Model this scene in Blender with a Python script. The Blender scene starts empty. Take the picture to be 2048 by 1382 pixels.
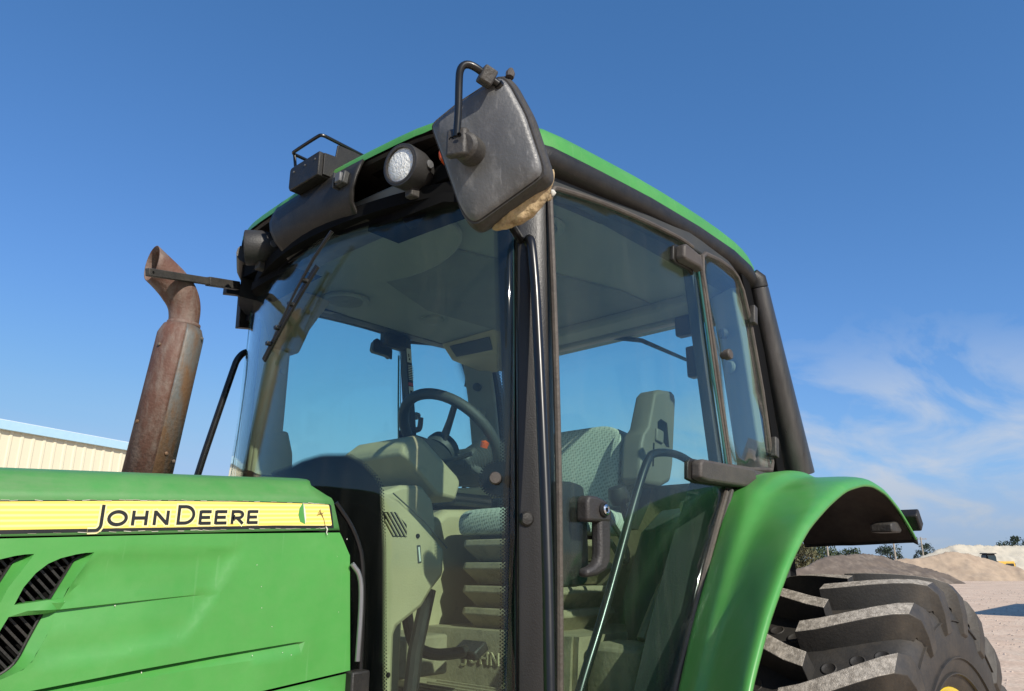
import bpy, bmesh, math, random
from mathutils import Vector, Matrix, Euler
from mathutils.geometry import delaunay_2d_cdt
R = math.radians
random.seed(7)
SC = bpy.context.scene
COL = SC.collection

# ------------------------------------------------------------------ camera
CAM = Vector((0.0, -1.84, 1.66))
YAW, PITCH = R(42.0), R(16.6)
vh = Vector((math.cos(YAW), math.sin(YAW), 0)); rt = Vector((math.sin(YAW), -math.cos(YAW), 0))
fw = vh * math.cos(PITCH) + Vector((0, 0, 1)) * math.sin(PITCH)
up = rt.cross(fw)
cd = bpy.data.cameras.new('camera'); cam = bpy.data.objects.new('camera', cd); COL.objects.link(cam)
cd.sensor_width = 36.0; cd.lens = 26.016; cd.clip_start = 0.05; cd.clip_end = 6000
cam.matrix_world = Matrix(((rt.x, up.x, -fw.x, CAM.x), (rt.y, up.y, -fw.y, CAM.y), (rt.z, up.z, -fw.z, CAM.z), (0, 0, 0, 1)))
SC.camera = cam

# ------------------------------------------------------------------ sun and sky
SUN = Vector((-0.20, -0.82, 0.57)).normalized()
sd = bpy.data.lights.new('sun', 'SUN'); so = bpy.data.objects.new('sun', sd); COL.objects.link(so)
sd.energy = 4.2; sd.angle = R(0.53); sd.color = (1.0, 0.93, 0.82)
so.rotation_euler = SUN.to_track_quat('Z', 'Y').to_euler()
so.location = (0, -20, 30)
W = bpy.data.worlds.new('World'); SC.world = W; W.use_nodes = True
nt = W.node_tree; nt.nodes.clear()
wo = nt.nodes.new('ShaderNodeOutputWorld'); bg = nt.nodes.new('ShaderNodeBackground')
sky = nt.nodes.new('ShaderNodeTexSky'); sky.sky_type = 'NISHITA'; sky.sun_disc = False
sky.sun_elevation = math.asin(SUN.z); sky.sun_rotation = math.atan2(SUN.x, SUN.y)
sky.altitude = 300; sky.air_density = 1.0; sky.dust_density = 0.3; sky.ozone_density = 1.6
bg.inputs['Strength'].default_value = 0.12
def wn(t, **k):
    n = nt.nodes.new(t)
    for a, b in k.items(): setattr(n, a, b)
    return n
L = nt.links.new
tc = wn('ShaderNodeTexCoord')
sep = wn('ShaderNodeSeparateXYZ'); L(tc.outputs['Generated'], sep.inputs[0])
def wmath(op, a, b=None, c=None, clamp=False):
    n = wn('ShaderNodeMath', operation=op); n.use_clamp = clamp
    for i, v in enumerate((a, b, c)):
        if v is None: continue
        if isinstance(v, (int, float)): n.inputs[i].default_value = v
        else: L(v, n.inputs[i])
    return n.outputs[0]
# colour response of the phone camera applied to the whole sky alike
KS = 0.12 * 1.338
srgb = wn('ShaderNodeSeparateColor'); L(sky.outputs[0], srgb.inputs[0])
def grade(o, a, gm, mxv):
    p = wmath('POWER', wmath('MULTIPLY', o, KS), gm); p = wmath('MULTIPLY', p, a)
    n = wn('ShaderNodeMath', operation='SMOOTH_MIN'); L(p, n.inputs[0]); n.inputs[1].default_value = mxv; n.inputs[2].default_value = 0.25
    return wmath('DIVIDE', n.outputs[0], KS)
cr = wn('ShaderNodeCombineColor')
for k, (a, gm, mxv) in enumerate(((0.475, 1.0, 0.42), (0.615, 0.81, 0.56), (0.94, 0.82, 0.84))): L(grade(srgb.outputs[k], a, gm, mxv), cr.inputs[k])
# thin cirrus: a faint veil low in the sky, thicker in one bank to the rear of the tractor
zc = wmath('MAXIMUM', sep.outputs[2], 0.0)
den = wmath('ADD', zc, 0.16)
px = wmath('DIVIDE', sep.outputs[0], den); py = wmath('DIVIDE', sep.outputs[1], den)
cmb = wn('ShaderNodeCombineXYZ'); L(px, cmb.inputs[0]); L(py, cmb.inputs[1])
mp = wn('ShaderNodeMapping'); mp.inputs['Location'].default_value = (1.3, 4.1, 0.0); mp.inputs['Rotation'].default_value = (0, 0, R(-20)); mp.inputs['Scale'].default_value = (0.5, 1.0, 1)
L(cmb.outputs[0], mp.inputs[0])
n1 = wn('ShaderNodeTexNoise'); n1.inputs['Scale'].default_value = 2.6; n1.inputs['Detail'].default_value = 7; n1.inputs['Roughness'].default_value = 0.56; n1.inputs['Distortion'].default_value = 0.45
L(mp.outputs[0], n1.inputs['Vector'])
BE1 = rt * 1.0; 
dv = wn('ShaderNodeVectorMath', operation='DOT_PRODUCT'); L(tc.outputs['Generated'], dv.inputs[0]); dv.inputs[1].default_value = (0.2166, -0.9763, 0)
fwd = wn('ShaderNodeVectorMath', operation='DOT_PRODUCT'); L(tc.outputs['Generated'], fwd.inputs[0]); fwd.inputs[1].default_value = (0.9763, 0.2166, 0)
wob = wmath('MULTIPLY_ADD', n1.outputs[0], 0.30, -0.15)
uu = wmath('DIVIDE', wmath('ADD', dv.outputs['Value'], 0.02), 0.38)
vv = wmath('DIVIDE', wmath('ADD', wmath('ADD', zc, -0.155), wob), 0.125)
rr2 = wmath('ADD', wmath('MULTIPLY', uu, uu), wmath('MULTIPLY', vv, vv))
bank = wmath('MULTIPLY', wmath('MULTIPLY_ADD', rr2, -1.3, 1.3, True), wmath('MULTIPLY_ADD', fwd.outputs['Value'], 3.0, 0.0, True))
fine = wmath('MULTIPLY_ADD', n1.outputs[0], 3.6, -1.42, True)
low = wmath('MULTIPLY_ADD', zc, -4.0, 1.0, True)
veil = wmath('ADD', wmath('MULTIPLY', wmath('MULTIPLY', bank, fine), 1.0), wmath('MULTIPLY', wmath('MULTIPLY', low, fine), 0.2), None, True)
mx = wn('ShaderNodeMix', data_type='RGBA'); L(veil, mx.inputs[0]); L(cr.outputs[0], mx.inputs[6]); mx.inputs[7].default_value = (3.3, 3.8, 4.6, 1)
hzf = wmath('MULTIPLY', wmath('MULTIPLY_ADD', zc, -9.0, 1.0, True), 0.75)
m3 = wn('ShaderNodeMix', data_type='RGBA'); L(hzf, m3.inputs[0]); L(mx.outputs[2], m3.inputs[6]); m3.inputs[7].default_value = (1.95, 2.6, 3.4, 1)
L(m3.outputs[2], bg.inputs[0]); L(bg.outputs[0], wo.inputs[0])

vs = SC.view_settings
vs.view_transform = 'Standard'; vs.look = 'None'; vs.exposure = 0.42; vs.gamma = 1.0; vs.use_curve_mapping = False
SC.cycles.transparent_max_bounces = 32
SC.cycles.max_bounces = 10

# ------------------------------------------------------------------ materials
def mat(name, col, rough=0.5, metal=0.0, spec=0.5, var=0.12, scale=8.0, bump=0.0, bscale=60.0, coat=0.0, col2=None, mask=(0.5, 0.65), mscale=6.0, dust=0.0, dustcol=(0.33, 0.28, 0.2), stretch=(1, 1, 1), rvar=0.08, scratch=0.0, scol=(0.4, 0.42, 0.36)):
    m = bpy.data.materials.new(name); m.use_nodes = True
    t = m.node_tree; N = t.nodes; K = t.links.new
    b = N['Principled BSDF']
    b.inputs['Roughness'].default_value = rough; b.inputs['Metallic'].default_value = metal
    b.inputs['Specular IOR Level'].default_value = spec
    if coat: b.inputs['Coat Weight'].default_value = coat; b.inputs['Coat Roughness'].default_value = 0.12
    co = N.new('ShaderNodeTexCoord'); mpn = N.new('ShaderNodeMapping'); mpn.inputs['Scale'].default_value = stretch
    K(co.outputs['Object'], mpn.inputs[0])
    ns = N.new('ShaderNodeTexNoise'); ns.inputs['Scale'].default_value = scale; ns.inputs['Detail'].default_value = 6; ns.inputs['Roughness'].default_value = 0.65
    K(mpn.outputs[0], ns.inputs['Vector'])
    rp = N.new('ShaderNodeMapRange'); rp.inputs[1].default_value = 0.25; rp.inputs[2].default_value = 0.75; rp.inputs[3].default_value = 1 - var; rp.inputs[4].default_value = 1 + var
    K(ns.outputs[0], rp.inputs[0])
    base = N.new('ShaderNodeMix'); base.data_type = 'RGBA'; base.inputs[6].default_value = (*col, 1); base.inputs[7].default_value = (*(col2 or col), 1)
    base.inputs[0].default_value = 0
    if col2:
        n3 = N.new('ShaderNodeTexNoise'); n3.inputs['Scale'].default_value = mscale; n3.inputs['Detail'].default_value = 8; n3.inputs['Roughness'].default_value = 0.7
        K(mpn.outputs[0], n3.inputs['Vector'])
        r3 = N.new('ShaderNodeMapRange'); r3.inputs[1].default_value = mask[0]; r3.inputs[2].default_value = mask[1]
        K(n3.outputs[0], r3.inputs[0]); K(r3.outputs[0], base.inputs[0])
    hs = N.new('ShaderNodeMix'); hs.data_type = 'RGBA'; hs.blend_type = 'MULTIPLY'; hs.inputs[0].default_value = 1
    K(base.outputs[2], hs.inputs[6]); K(rp.outputs[0], hs.inputs[7])
    last = hs.outputs[2]
    if scratch:
        for a_, sc_ in ((35, 3.0), (-50, 4.3), (80, 2.4)):
            m5 = N.new('ShaderNodeMapping'); m5.inputs['Rotation'].default_value = (R(20), R(a_), R(a_ * .4)); m5.inputs['Scale'].default_value = (sc_ * 26, sc_ * 26, sc_ * .9); K(co.outputs['Object'], m5.inputs[0])
            n5 = N.new('ShaderNodeTexNoise'); n5.inputs['Scale'].default_value = 1.0; n5.inputs['Detail'].default_value = 2; K(m5.outputs[0], n5.inputs['Vector'])
            r5 = N.new('ShaderNodeMapRange'); r5.inputs[1].default_value = 0.70; r5.inputs[2].default_value = 0.78; r5.inputs[4].default_value = scratch; K(n5.outputs[0], r5.inputs[0])
            x5 = N.new('ShaderNodeMix'); x5.data_type = 'RGBA'; x5.inputs[7].default_value = (*scol, 1); K(r5.outputs[0], x5.inputs[0]); K(last, x5.inputs[6]); last = x5.outputs[2]
    if dust:
        n4 = N.new('ShaderNodeTexNoise'); n4.inputs['Scale'].default_value = 23; n4.inputs['Detail'].default_value = 10; n4.inputs['Roughness'].default_value = 0.75
        K(co.outputs['Object'], n4.inputs['Vector'])
        r4 = N.new('ShaderNodeMapRange'); r4.inputs[1].default_value = 0.35; r4.inputs[2].default_value = 0.8; r4.inputs[4].default_value = dust
        K(n4.outputs[0], r4.inputs[0])
        dm = N.new('ShaderNodeMix'); dm.data_type = 'RGBA'; dm.inputs[7].default_value = (*dustcol, 1)
        K(r4.outputs[0], dm.inputs[0]); K(last, dm.inputs[6]); last = dm.outputs[2]
    K(last, b.inputs['Base Color'])
    rr = N.new('ShaderNodeMapRange'); rr.inputs[1].default_value = 0.3; rr.inputs[2].default_value = 0.7; rr.inputs[3].default_value = max(0, rough - rvar); rr.inputs[4].default_value = min(1, rough + rvar)
    K(ns.outputs[0], rr.inputs[0]); K(rr.outputs[0], b.inputs['Roughness'])
    if bump:
        nb = N.new('ShaderNodeTexNoise'); nb.inputs['Scale'].default_value = bscale; nb.inputs['Detail'].default_value = 5
        K(co.outputs['Object'], nb.inputs['Vector'])
        bp = N.new('ShaderNodeBump'); bp.inputs['Strength'].default_value = bump; bp.inputs['Distance'].default_value = 0.01
        K(nb.outputs[0], bp.inputs['Height']); K(bp.outputs[0], b.inputs['Normal'])
    return m

def glass(name, tint, haze=0.035, refl=1.0):
    m = bpy.data.materials.new(name); m.use_nodes = True
    t = m.node_tree; N = t.nodes; K = t.links.new
    N.clear()
    out = N.new('ShaderNodeOutputMaterial'); tr = N.new('ShaderNodeBsdfTransparent'); gl = N.new('ShaderNodeBsdfGlossy'); df = N.new('ShaderNodeBsdfDiffuse')
    tr.inputs[0].default_value = (*tint, 1); gl.inputs[0].default_value = (1, 1, 1, 1); gl.inputs['Roughness'].default_value = 0.05
    df.inputs[0].default_value = (0.55, 0.52, 0.42, 1)
    ge = N.new('ShaderNodeNewGeometry'); dt = N.new('ShaderNodeVectorMath'); dt.operation = 'DOT_PRODUCT'
    K(ge.outputs['Incoming'], dt.inputs[0]); K(ge.outputs['Normal'], dt.inputs[1])
    def mth(op, a, b=None):
        n = N.new('ShaderNodeMath'); n.operation = op
        for i, v in enumerate((a, b)):
            if v is None: continue
            if isinstance(v, (int, float)): n.inputs[i].default_value = v
            else: K(v, n.inputs[i])
        return n.outputs[0]
    c = mth('ABSOLUTE', dt.outputs['Value']); om = mth('SUBTRACT', 1.0, c); p5 = mth('POWER', om, 5.0)
    fr = mth('MULTIPLY', mth('ADD', mth('MULTIPLY', p5, 0.96), 0.026), refl)
    m1 = N.new('ShaderNodeMixShader'); K(fr, m1.inputs[0]); K(tr.outputs[0], m1.inputs[1]); K(gl.outputs[0], m1.inputs[2])
    co = N.new('ShaderNodeTexCoord'); ns = N.new('ShaderNodeTexNoise'); ns.inputs['Scale'].default_value = 5; ns.inputs['Detail'].default_value = 10; ns.inputs['Roughness'].default_value = 0.72
    mpn = N.new('ShaderNodeMapping'); mpn.inputs['Scale'].default_value = (1, 1, 0.4); K(co.outputs['Object'], mpn.inputs[0]); K(mpn.outputs[0], ns.inputs['Vector'])
    hz = N.new('ShaderNodeMapRange'); hz.inputs[1].default_value = 0.35; hz.inputs[2].default_value = 0.8; hz.inputs[1].default_value = 0.42; hz.inputs[2].default_value = 0.75; hz.inputs[3].default_value = haze * 0.1; hz.inputs[4].default_value = haze * 2.0
    K(ns.outputs[0], hz.inputs[0])
    ms = N.new('ShaderNodeMapping'); ms.inputs['Scale'].default_value = (26, 26, 1.6); ms.inputs['Rotation'].default_value = (R(6), R(9), 0); K(co.outputs['Object'], ms.inputs[0])
    n6 = N.new('ShaderNodeTexNoise'); n6.inputs['Scale'].default_value = 1.0; n6.inputs['Detail'].default_value = 5; n6.inputs['Roughness'].default_value = 0.7; K(ms.outputs[0], n6.inputs['Vector'])
    r6 = N.new('ShaderNodeMapRange'); r6.inputs[1].default_value = 0.52; r6.inputs[2].default_value = 0.72; r6.inputs[4].default_value = haze * 2.4; K(n6.outputs[0], r6.inputs[0])
    sm = N.new('ShaderNodeMath'); sm.operation = 'ADD'; K(hz.outputs[0], sm.inputs[0]); K(r6.outputs[0], sm.inputs[1])
    m2 = N.new('ShaderNodeMixShader'); K(sm.outputs[0], m2.inputs[0]); K(m1.outputs[0], m2.inputs[1]); K(df.outputs[0], m2.inputs[2])
    K(m2.outputs[0], out.inputs[0])
    return m

GREEN = mat('green_paint', (0.058, 0.265, 0.048), 0.40, var=0.09, scale=5, coat=0.08, col2=(0.085, 0.29, 0.068), mask=(0.5, 0.8), mscale=4, dust=0.08, scratch=0.13, scol=(0.22, 0.42, 0.2))
GREENM = mat('green_paint_matt', (0.06, 0.235, 0.055), 0.5, var=0.12, scale=6, col2=(0.13, 0.235, 0.10), mask=(0.5, 0.75), mscale=5, dust=0.18, stretch=(0.4, 1, 2))
YELLOW = mat('decal_yellow', (0.78, 0.62, 0.13), 0.45, var=0.06)
PALEY = mat('decal_pale_yellow', (0.82, 0.74, 0.34), 0.45, var=0.05)
INK = mat('decal_black', (0.012, 0.012, 0.012), 0.4)
TORN = mat('torn_decal_edge', (0.6, 0.58, 0.5), 0.7)
BLK = mat('black_plastic', (0.0115, 0.011, 0.0105), 0.5, spec=0.35, var=0.2, bump=0.12, bscale=220, dust=0.06)
BLKG = mat('black_gloss_paint', (0.009, 0.0088, 0.0085), 0.34, spec=0.4, var=0.15, coat=0.08)
SATIN = mat('satin_black_metal', (0.0175, 0.0165, 0.0155), 0.36, spec=0.4, var=0.12, bump=0.1, bscale=260, stretch=(1, 1, 0.2))
DUCT = mat('brushed_black_duct', (0.075, 0.07, 0.064), 0.34, metal=0.65, spec=0.8, var=0.3, scale=30, bump=0.2, bscale=240, stretch=(1, 1, 0.12), coat=0.15)
VOID = mat('deep_black', (0.005, 0.005, 0.005), 0.8, spec=0.08)
CHAR = mat('mirror_shell_plastic', (0.092, 0.094, 0.097), 0.45, var=0.25, scale=14, bump=0.12, bscale=160, col2=(0.19, 0.19, 0.19), mask=(0.5, 0.8), mscale=30, stretch=(1, 1, 0.45), scratch=0.4, scol=(0.30, 0.30, 0.30))
CHARD = mat('weathered_black_rubber', (0.03, 0.028, 0.026), 0.6, var=0.25, bump=0.2, bscale=150, dust=0.12)
BROWN = mat('sun_faded_rubber', (0.052, 0.042, 0.034), 0.6, var=0.3, scale=12, bump=0.2, bscale=120, dust=0.15)
HINGE = mat('faded_hinge_cover', (0.048, 0.040, 0.035), 0.62, var=0.2, bump=0.2, bscale=200, dust=0.1)
RUST = mat('rusty_steel', (0.125, 0.060, 0.042), 0.72, metal=0.1, var=0.3, scale=9, bump=0.25, bscale=90, col2=(0.185, 0.135, 0.11), mask=(0.42, 0.62), mscale=26, stretch=(1, 1, 0.35))
RUSTG = mat('grey_rusted_steel', (0.14, 0.145, 0.14), 0.6, metal=0.2, var=0.3, scale=7, bump=0.2, bscale=90, col2=(0.15, 0.085, 0.045), mask=(0.40, 0.58), mscale=14, stretch=(1, 1, 0.3))
BEIGE = mat('beige_cab_plastic', (0.36, 0.30, 0.175), 0.55, var=0.1, bump=0.1, bscale=200, col2=(0.2, 0.18, 0.11), mask=(0.6, 0.8), mscale=12, dust=0.15)
BEIGED = mat('dusty_beige_plastic', (0.25, 0.20, 0.12), 0.7, var=0.2, bump=0.2, bscale=90, col2=(0.1, 0.085, 0.05), mask=(0.5, 0.75), mscale=14, dust=0.3)
HEAD = mat('headliner', (0.215, 0.22, 0.19), 0.8, var=0.06, bump=0.15, bscale=300)
HEADD = mat('headliner_mesh', (0.15, 0.155, 0.14), 0.85, var=0.15, bump=0.4, bscale=400)
ARM = mat('grey_armrest_plastic', (0.115, 0.108, 0.085), 0.55, var=0.1, bump=0.1, bscale=200)
HANDLE = mat('black_handle_plastic', (0.026, 0.023, 0.021), 0.55, var=0.2, bump=0.2, bscale=200)
LAMPM = mat('lamp_housing', (0.026, 0.025, 0.024), 0.55, var=0.2, bump=0.15, bscale=200)
DGREY = mat('dark_grey_trim', (0.034, 0.035, 0.032), 0.6, var=0.15, bump=0.15, bscale=160)
CHROME = mat('bright_metal', (0.7, 0.7, 0.7), 0.2, metal=1.0, var=0.05)
STEELP = mat('silver_pipe', (0.3, 0.3, 0.3), 0.35, metal=0.8)
TYRE = mat('tyre_rubber', (0.019, 0.018, 0.0165), 0.62, var=0.25, scale=10, bump=0.1, bscale=120, col2=(0.062, 0.050, 0.036), mask=(0.48, 0.8), mscale=6, dust=0.14, dustcol=(0.14, 0.115, 0.085))
TREAD = mat('dusty_tread_top', (0.22, 0.195, 0.16), 0.9, var=0.35, scale=60, bump=0.35, bscale=300, col2=(0.42, 0.38, 0.32), mask=(0.42, 0.62), mscale=70)
RIM = mat('yellow_wheel_paint', (0.75, 0.55, 0.02), 0.35, coat=0.3)
ORANGE = mat('orange_lens', (0.55, 0.075, 0.008), 0.25, coat=0.3, bump=0.4, bscale=180)
LENS = mat('lamp_reflector', (0.80, 0.80, 0.75), 0.3, metal=0.1, var=0.15, scale=60, bump=0.6, bscale=130)
STICK = mat('white_sticker', (0.55, 0.55, 0.5), 0.5)
REDS = mat('red_sticker', (0.45, 0.05, 0.04), 0.5)
FOAM = mat('dried_mud', (0.40, 0.30, 0.17), 0.9, var=0.35, scale=20, bump=0.8, bscale=60, col2=(0.12, 0.07, 0.035), mask=(0.5, 0.68), mscale=25)
GL = glass('tinted_glass', (0.86, 0.955, 0.925), 0.0055)
GLW = glass('windshield_glass', (0.86, 0.955, 0.925), 0.004)
GEDGE = mat('glass_edge', (0.03, 0.10, 0.085), 0.15)

def fabric():
    m = mat('seat_fabric', (0.37, 0.40, 0.34), 0.85, var=0.1, scale=5)
    t = m.node_tree; N = t.nodes; K = t.links.new; b = N['Principled BSDF']
    co = N.new('ShaderNodeTexCoord'); mpn = N.new('ShaderNodeMapping'); mpn.inputs['Rotation'].default_value = (R(35), R(45), R(20))
    K(co.outputs['Object'], mpn.inputs[0])
    ch = N.new('ShaderNodeTexVoronoi'); ch.inputs['Scale'].default_value = 95; ch.inputs['Randomness'].default_value = 0.15; K(mpn.outputs[0], ch.inputs['Vector'])
    src = b.inputs['Base Color'].links[0].from_socket
    mr = N.new('ShaderNodeMapRange'); mr.inputs[1].default_value = 0.1; mr.inputs[2].default_value = 0.6; mr.inputs[3].default_value = 0.5; mr.inputs[4].default_value = 1.15
    K(ch.outputs['Distance'], mr.inputs[0])
    mx = N.new('ShaderNodeMix'); mx.data_type = 'RGBA'; mx.blend_type = 'MULTIPLY'; mx.inputs[0].default_value = 1
    K(src, mx.inputs[6]); K(mr.outputs[0], mx.inputs[7]); K(mx.outputs[2], b.inputs['Base Color'])
    bp = N.new('ShaderNodeBump'); bp.inputs['Strength'].default_value = 0.5; bp.inputs['Distance'].default_value = 0.003; K(ch.outputs['Distance'], bp.inputs['Height']); K(bp.outputs[0], b.inputs['Normal'])
    return m
FABRIC = fabric()

# ------------------------------------------------------------------ geometry helpers
def V(*a): return Vector(a)
class G:
    def __init__(s): s.v = []; s.f = []
    def add(s, vs, fs):
        o = len(s.v); s.v += [tuple(p) for p in vs]; s.f += [tuple(i + o for i in f) for f in fs]; return s
    def box(s, c, d, rot=None, taper=1.0):
        M = rot.to_matrix() if rot else Matrix.Identity(3); P = []
        for z in (-1, 1):
            k = taper if z > 0 else 1.0
            for x, y in ((-1, -1), (1, -1), (1, 1), (-1, 1)):
                P.append(V(*c) + M @ V(x * d[0] / 2 * k, y * d[1] / 2 * k, z * d[2] / 2))
        return s.add(P, [(3, 2, 1, 0), (4, 5, 6, 7), (0, 1, 5, 4), (1, 2, 6, 5), (2, 3, 7, 6), (3, 0, 4, 7)])
    def loft(s, rings, caps=True, closed=True, cycle=False):
        n = len(rings[0]); P = [p for r in rings for p in r]; F = []; m = len(rings)
        for i in range(m if cycle else m - 1):
            for j in range(n if closed else n - 1):
                a = i * n + j; b = i * n + (j + 1) % n; c = ((i + 1) % m) * n + (j + 1) % n; d = ((i + 1) % m) * n + j
                F.append((a, b, c, d))
        if caps and closed and not cycle: F += [tuple(range(n))[::-1], tuple(range((m - 1) * n, m * n))]
        return s.add(P, F)
    def tube(s, path, r, n=12, caps=True, flat=1.0, up=None):
        path = [V(*p) for p in path]; rl_ = list(r) if isinstance(r, (list, tuple)) else [r]; m_ = len(path)
        def ri(i):
            q = i / max(1, m_ - 1) * (len(rl_) - 1); k = min(int(q), len(rl_) - 2) if len(rl_) > 1 else 0
            return rl_[0] if len(rl_) == 1 else rl_[k] + (rl_[k + 1] - rl_[k]) * (q - k)
        rs = [ri(i) for i in range(m_)]
        rings = []; nrm = None
        for i, p in enumerate(path):
            a = path[max(0, i - 1)]; b = path[min(len(path) - 1, i + 1)]
            t = (b - a).normalized()
            if nrm is None:
                nrm = (V(*up) if up else (V(0, 0, 1) if abs(t.z) < .9 else V(0, 1, 0)))
            nrm = (nrm - t * nrm.dot(t)).normalized(); bn = t.cross(nrm)
            rings.append([p + nrm * math.cos(2 * math.pi * k / n) * rs[i] + bn * math.sin(2 * math.pi * k / n) * rs[i] * flat for k in range(n)])
        return s.loft(rings, caps)
    def lathe(s, prof, o, ax, n=24, caps=True, a0=0.0, a1=2 * math.pi):
        o = V(*o); ax = V(*ax).normalized(); e = V(0, 0, 1) if abs(ax.z) < .9 else V(1, 0, 0)
        e1 = (e - ax * e.dot(ax)).normalized(); e2 = ax.cross(e1); full = abs(a1 - a0 - 2 * math.pi) < 1e-6
        k = n if full else n + 1
        rings = [[o + ax * h + (e1 * math.cos(a0 + (a1 - a0) * j / n) + e2 * math.sin(a0 + (a1 - a0) * j / n)) * r for j in range(k)] for r, h in prof]
        return s.loft(rings, caps and full, closed=full)
    def prism(s, poly, fn):
        A = [V(*fn(u, v, 0)) for u, v in poly]; B = [V(*fn(u, v, 1)) for u, v in poly]; n = len(poly)
        return s.add(A + B, [tuple(range(n))[::-1], tuple(range(n, 2 * n))] + [(i, (i + 1) % n, n + (i + 1) % n, n + i) for i in range(n)])
    def grid(s, fn, nu, nv):
        P = [fn(i / nu, j / nv) for i in range(nu + 1) for j in range(nv + 1)]
        return s.add(P, [(i * (nv + 1) + j, (i + 1) * (nv + 1) + j, (i + 1) * (nv + 1) + j + 1, i * (nv + 1) + j + 1) for i in range(nu) for j in range(nv)])
    def mirror(s):
        h = G(); h.v = [(x, -y, z) for x, y, z in s.v]; h.f = [f[::-1] for f in s.f]; return h

def obj(name, g, m, parent=None, smooth=True, bevel=0.0, bseg=2, solid=0.0, sub=0, ang=35, fixn=True, soff=-1):
    me = bpy.data.meshes.new(name); me.from_pydata(g.v, [], g.f); me.validate()
    if fixn:
        bm = bmesh.new(); bm.from_mesh(me); bmesh.ops.remove_doubles(bm, verts=bm.verts, dist=1e-6); bmesh.ops.recalc_face_normals(bm, faces=bm.faces); bm.to_mesh(me); bm.free()
    if smooth: me.shade_smooth(); me.set_sharp_from_angle(angle=R(ang))
    for k in (m if isinstance(m, (list, tuple)) else [m]): me.materials.append(k)
    o = bpy.data.objects.new(name, me); COL.objects.link(o)
    if sub:
        d = o.modifiers.new('s', 'SUBSURF'); d.levels = sub; d.render_levels = sub
    if solid:
        d = o.modifiers.new('t', 'SOLIDIFY'); d.thickness = solid; d.offset = soff
    if bevel:
        d = o.modifiers.new('b', 'BEVEL'); d.width = bevel; d.segments = bseg; d.limit_method = 'ANGLE'; d.angle_limit = R(30); d.harden_normals = False
    if parent is not None:
        o.parent = parent; o.matrix_parent_inverse = Matrix.Translation(-abspos(parent))
    return o
def abspos(o):
    p = V(0, 0, 0)
    if o.type == 'EMPTY': return V(*o.location)
    return p
def empty(name, loc, label, cat, group=None):
    o = bpy.data.objects.new(name, None); COL.objects.link(o); o.location = loc; o.empty_display_size = 0.2
    o['label'] = label; o['category'] = cat
    if group: o['group'] = group
    return o
def tag(o, label=None, cat=None, group=None, kind=None):
    for k, v in (('label', label), ('category', cat), ('group', group), ('kind', kind)):
        if v: o[k] = v
    return o
def chaikin(P, n=2, closed=True):
    P = [V(*p) for p in P]
    for _ in range(n):
        Q = []
        m = len(P)
        if not closed: Q.append(P[0])
        for i in range(m if closed else m - 1):
            a, b = P[i], P[(i + 1) % m]; Q += [a * .75 + b * .25, a * .25 + b * .75]
        if not closed: Q.append(P[-1])
        P = Q
    return P
def smoothpath(P, n=3): return chaikin(P, n, False)
def inside(p, poly):
    x, y = p; c = False; j = len(poly) - 1
    for i in range(len(poly)):
        xi, yi = poly[i][:2]; xj, yj = poly[j][:2]
        if (yi > y) != (yj > y) and x < (xj - xi) * (y - yi) / (yj - yi) + xi: c = not c
        j = i
    return c
def dseg(p, a, b):
    ax, ay = a[:2]; bx, by = b[:2]; dx, dy = bx - ax, by - ay
    t = max(0, min(1, ((p[0] - ax) * dx + (p[1] - ay) * dy) / (dx * dx + dy * dy + 1e-12)))
    return math.hypot(p[0] - ax - t * dx, p[1] - ay - t * dy), t
def dline(p, line): return min(dseg(p, line[i], line[i + 1])[0] for i in range(len(line) - 1))
def cdt(outline, holes=(), lines=(), step=0.02, jitter=0.0):
    """triangulated flat sheet: outline minus holes, with crease lines as edges and an interior grid"""
    P = []; E = []
    def chain(c, closed):
        o = len(P); P.extend(Vector(q[:2]) for q in c)
        E.extend((o + i, o + (i + 1) % len(c)) for i in range(len(c) if closed else len(c) - 1))
    chain(outline, True)
    for h in holes: chain(h, True)
    for l in lines: chain(l, False)
    xs = [q[0] for q in outline]; ys = [q[1] for q in outline]
    cons = [list(outline) + [outline[0]]] + [list(h) + [h[0]] for h in holes] + [list(l) for l in lines]
    x = min(xs) + step / 2
    while x < max(xs):
        y = min(ys) + step / 2
        while y < max(ys):
            if inside((x, y), outline) and not any(inside((x, y), h) for h in holes) and min(dline((x, y), c) for c in cons) > step * 0.4: P.append(Vector((x, y)))
            y += step
        x += step
    vo, eo, fo = delaunay_2d_cdt(P, E, [], 0, 1e-6)[:3]
    F = []
    for f in fo:
        c = ((vo[f[0]].x + vo[f[1]].x + vo[f[2]].x) / 3, (vo[f[0]].y + vo[f[1]].y + vo[f[2]].y) / 3)
        if inside(c, outline) and not any(inside(c, h) for h in holes): F.append(tuple(f))
    return [(q.x, q.y) for q in vo], F
def resample(L_, d):
    out = [L_[0]]
    for a, b in zip(L_, L_[1:]):
        n = max(1, int(math.dist(a, b) / d)); out += [tuple(a[k] + (b[k] - a[k]) * i / n for k in range(len(a))) for i in range(1, n + 1)]
    return out

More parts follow.
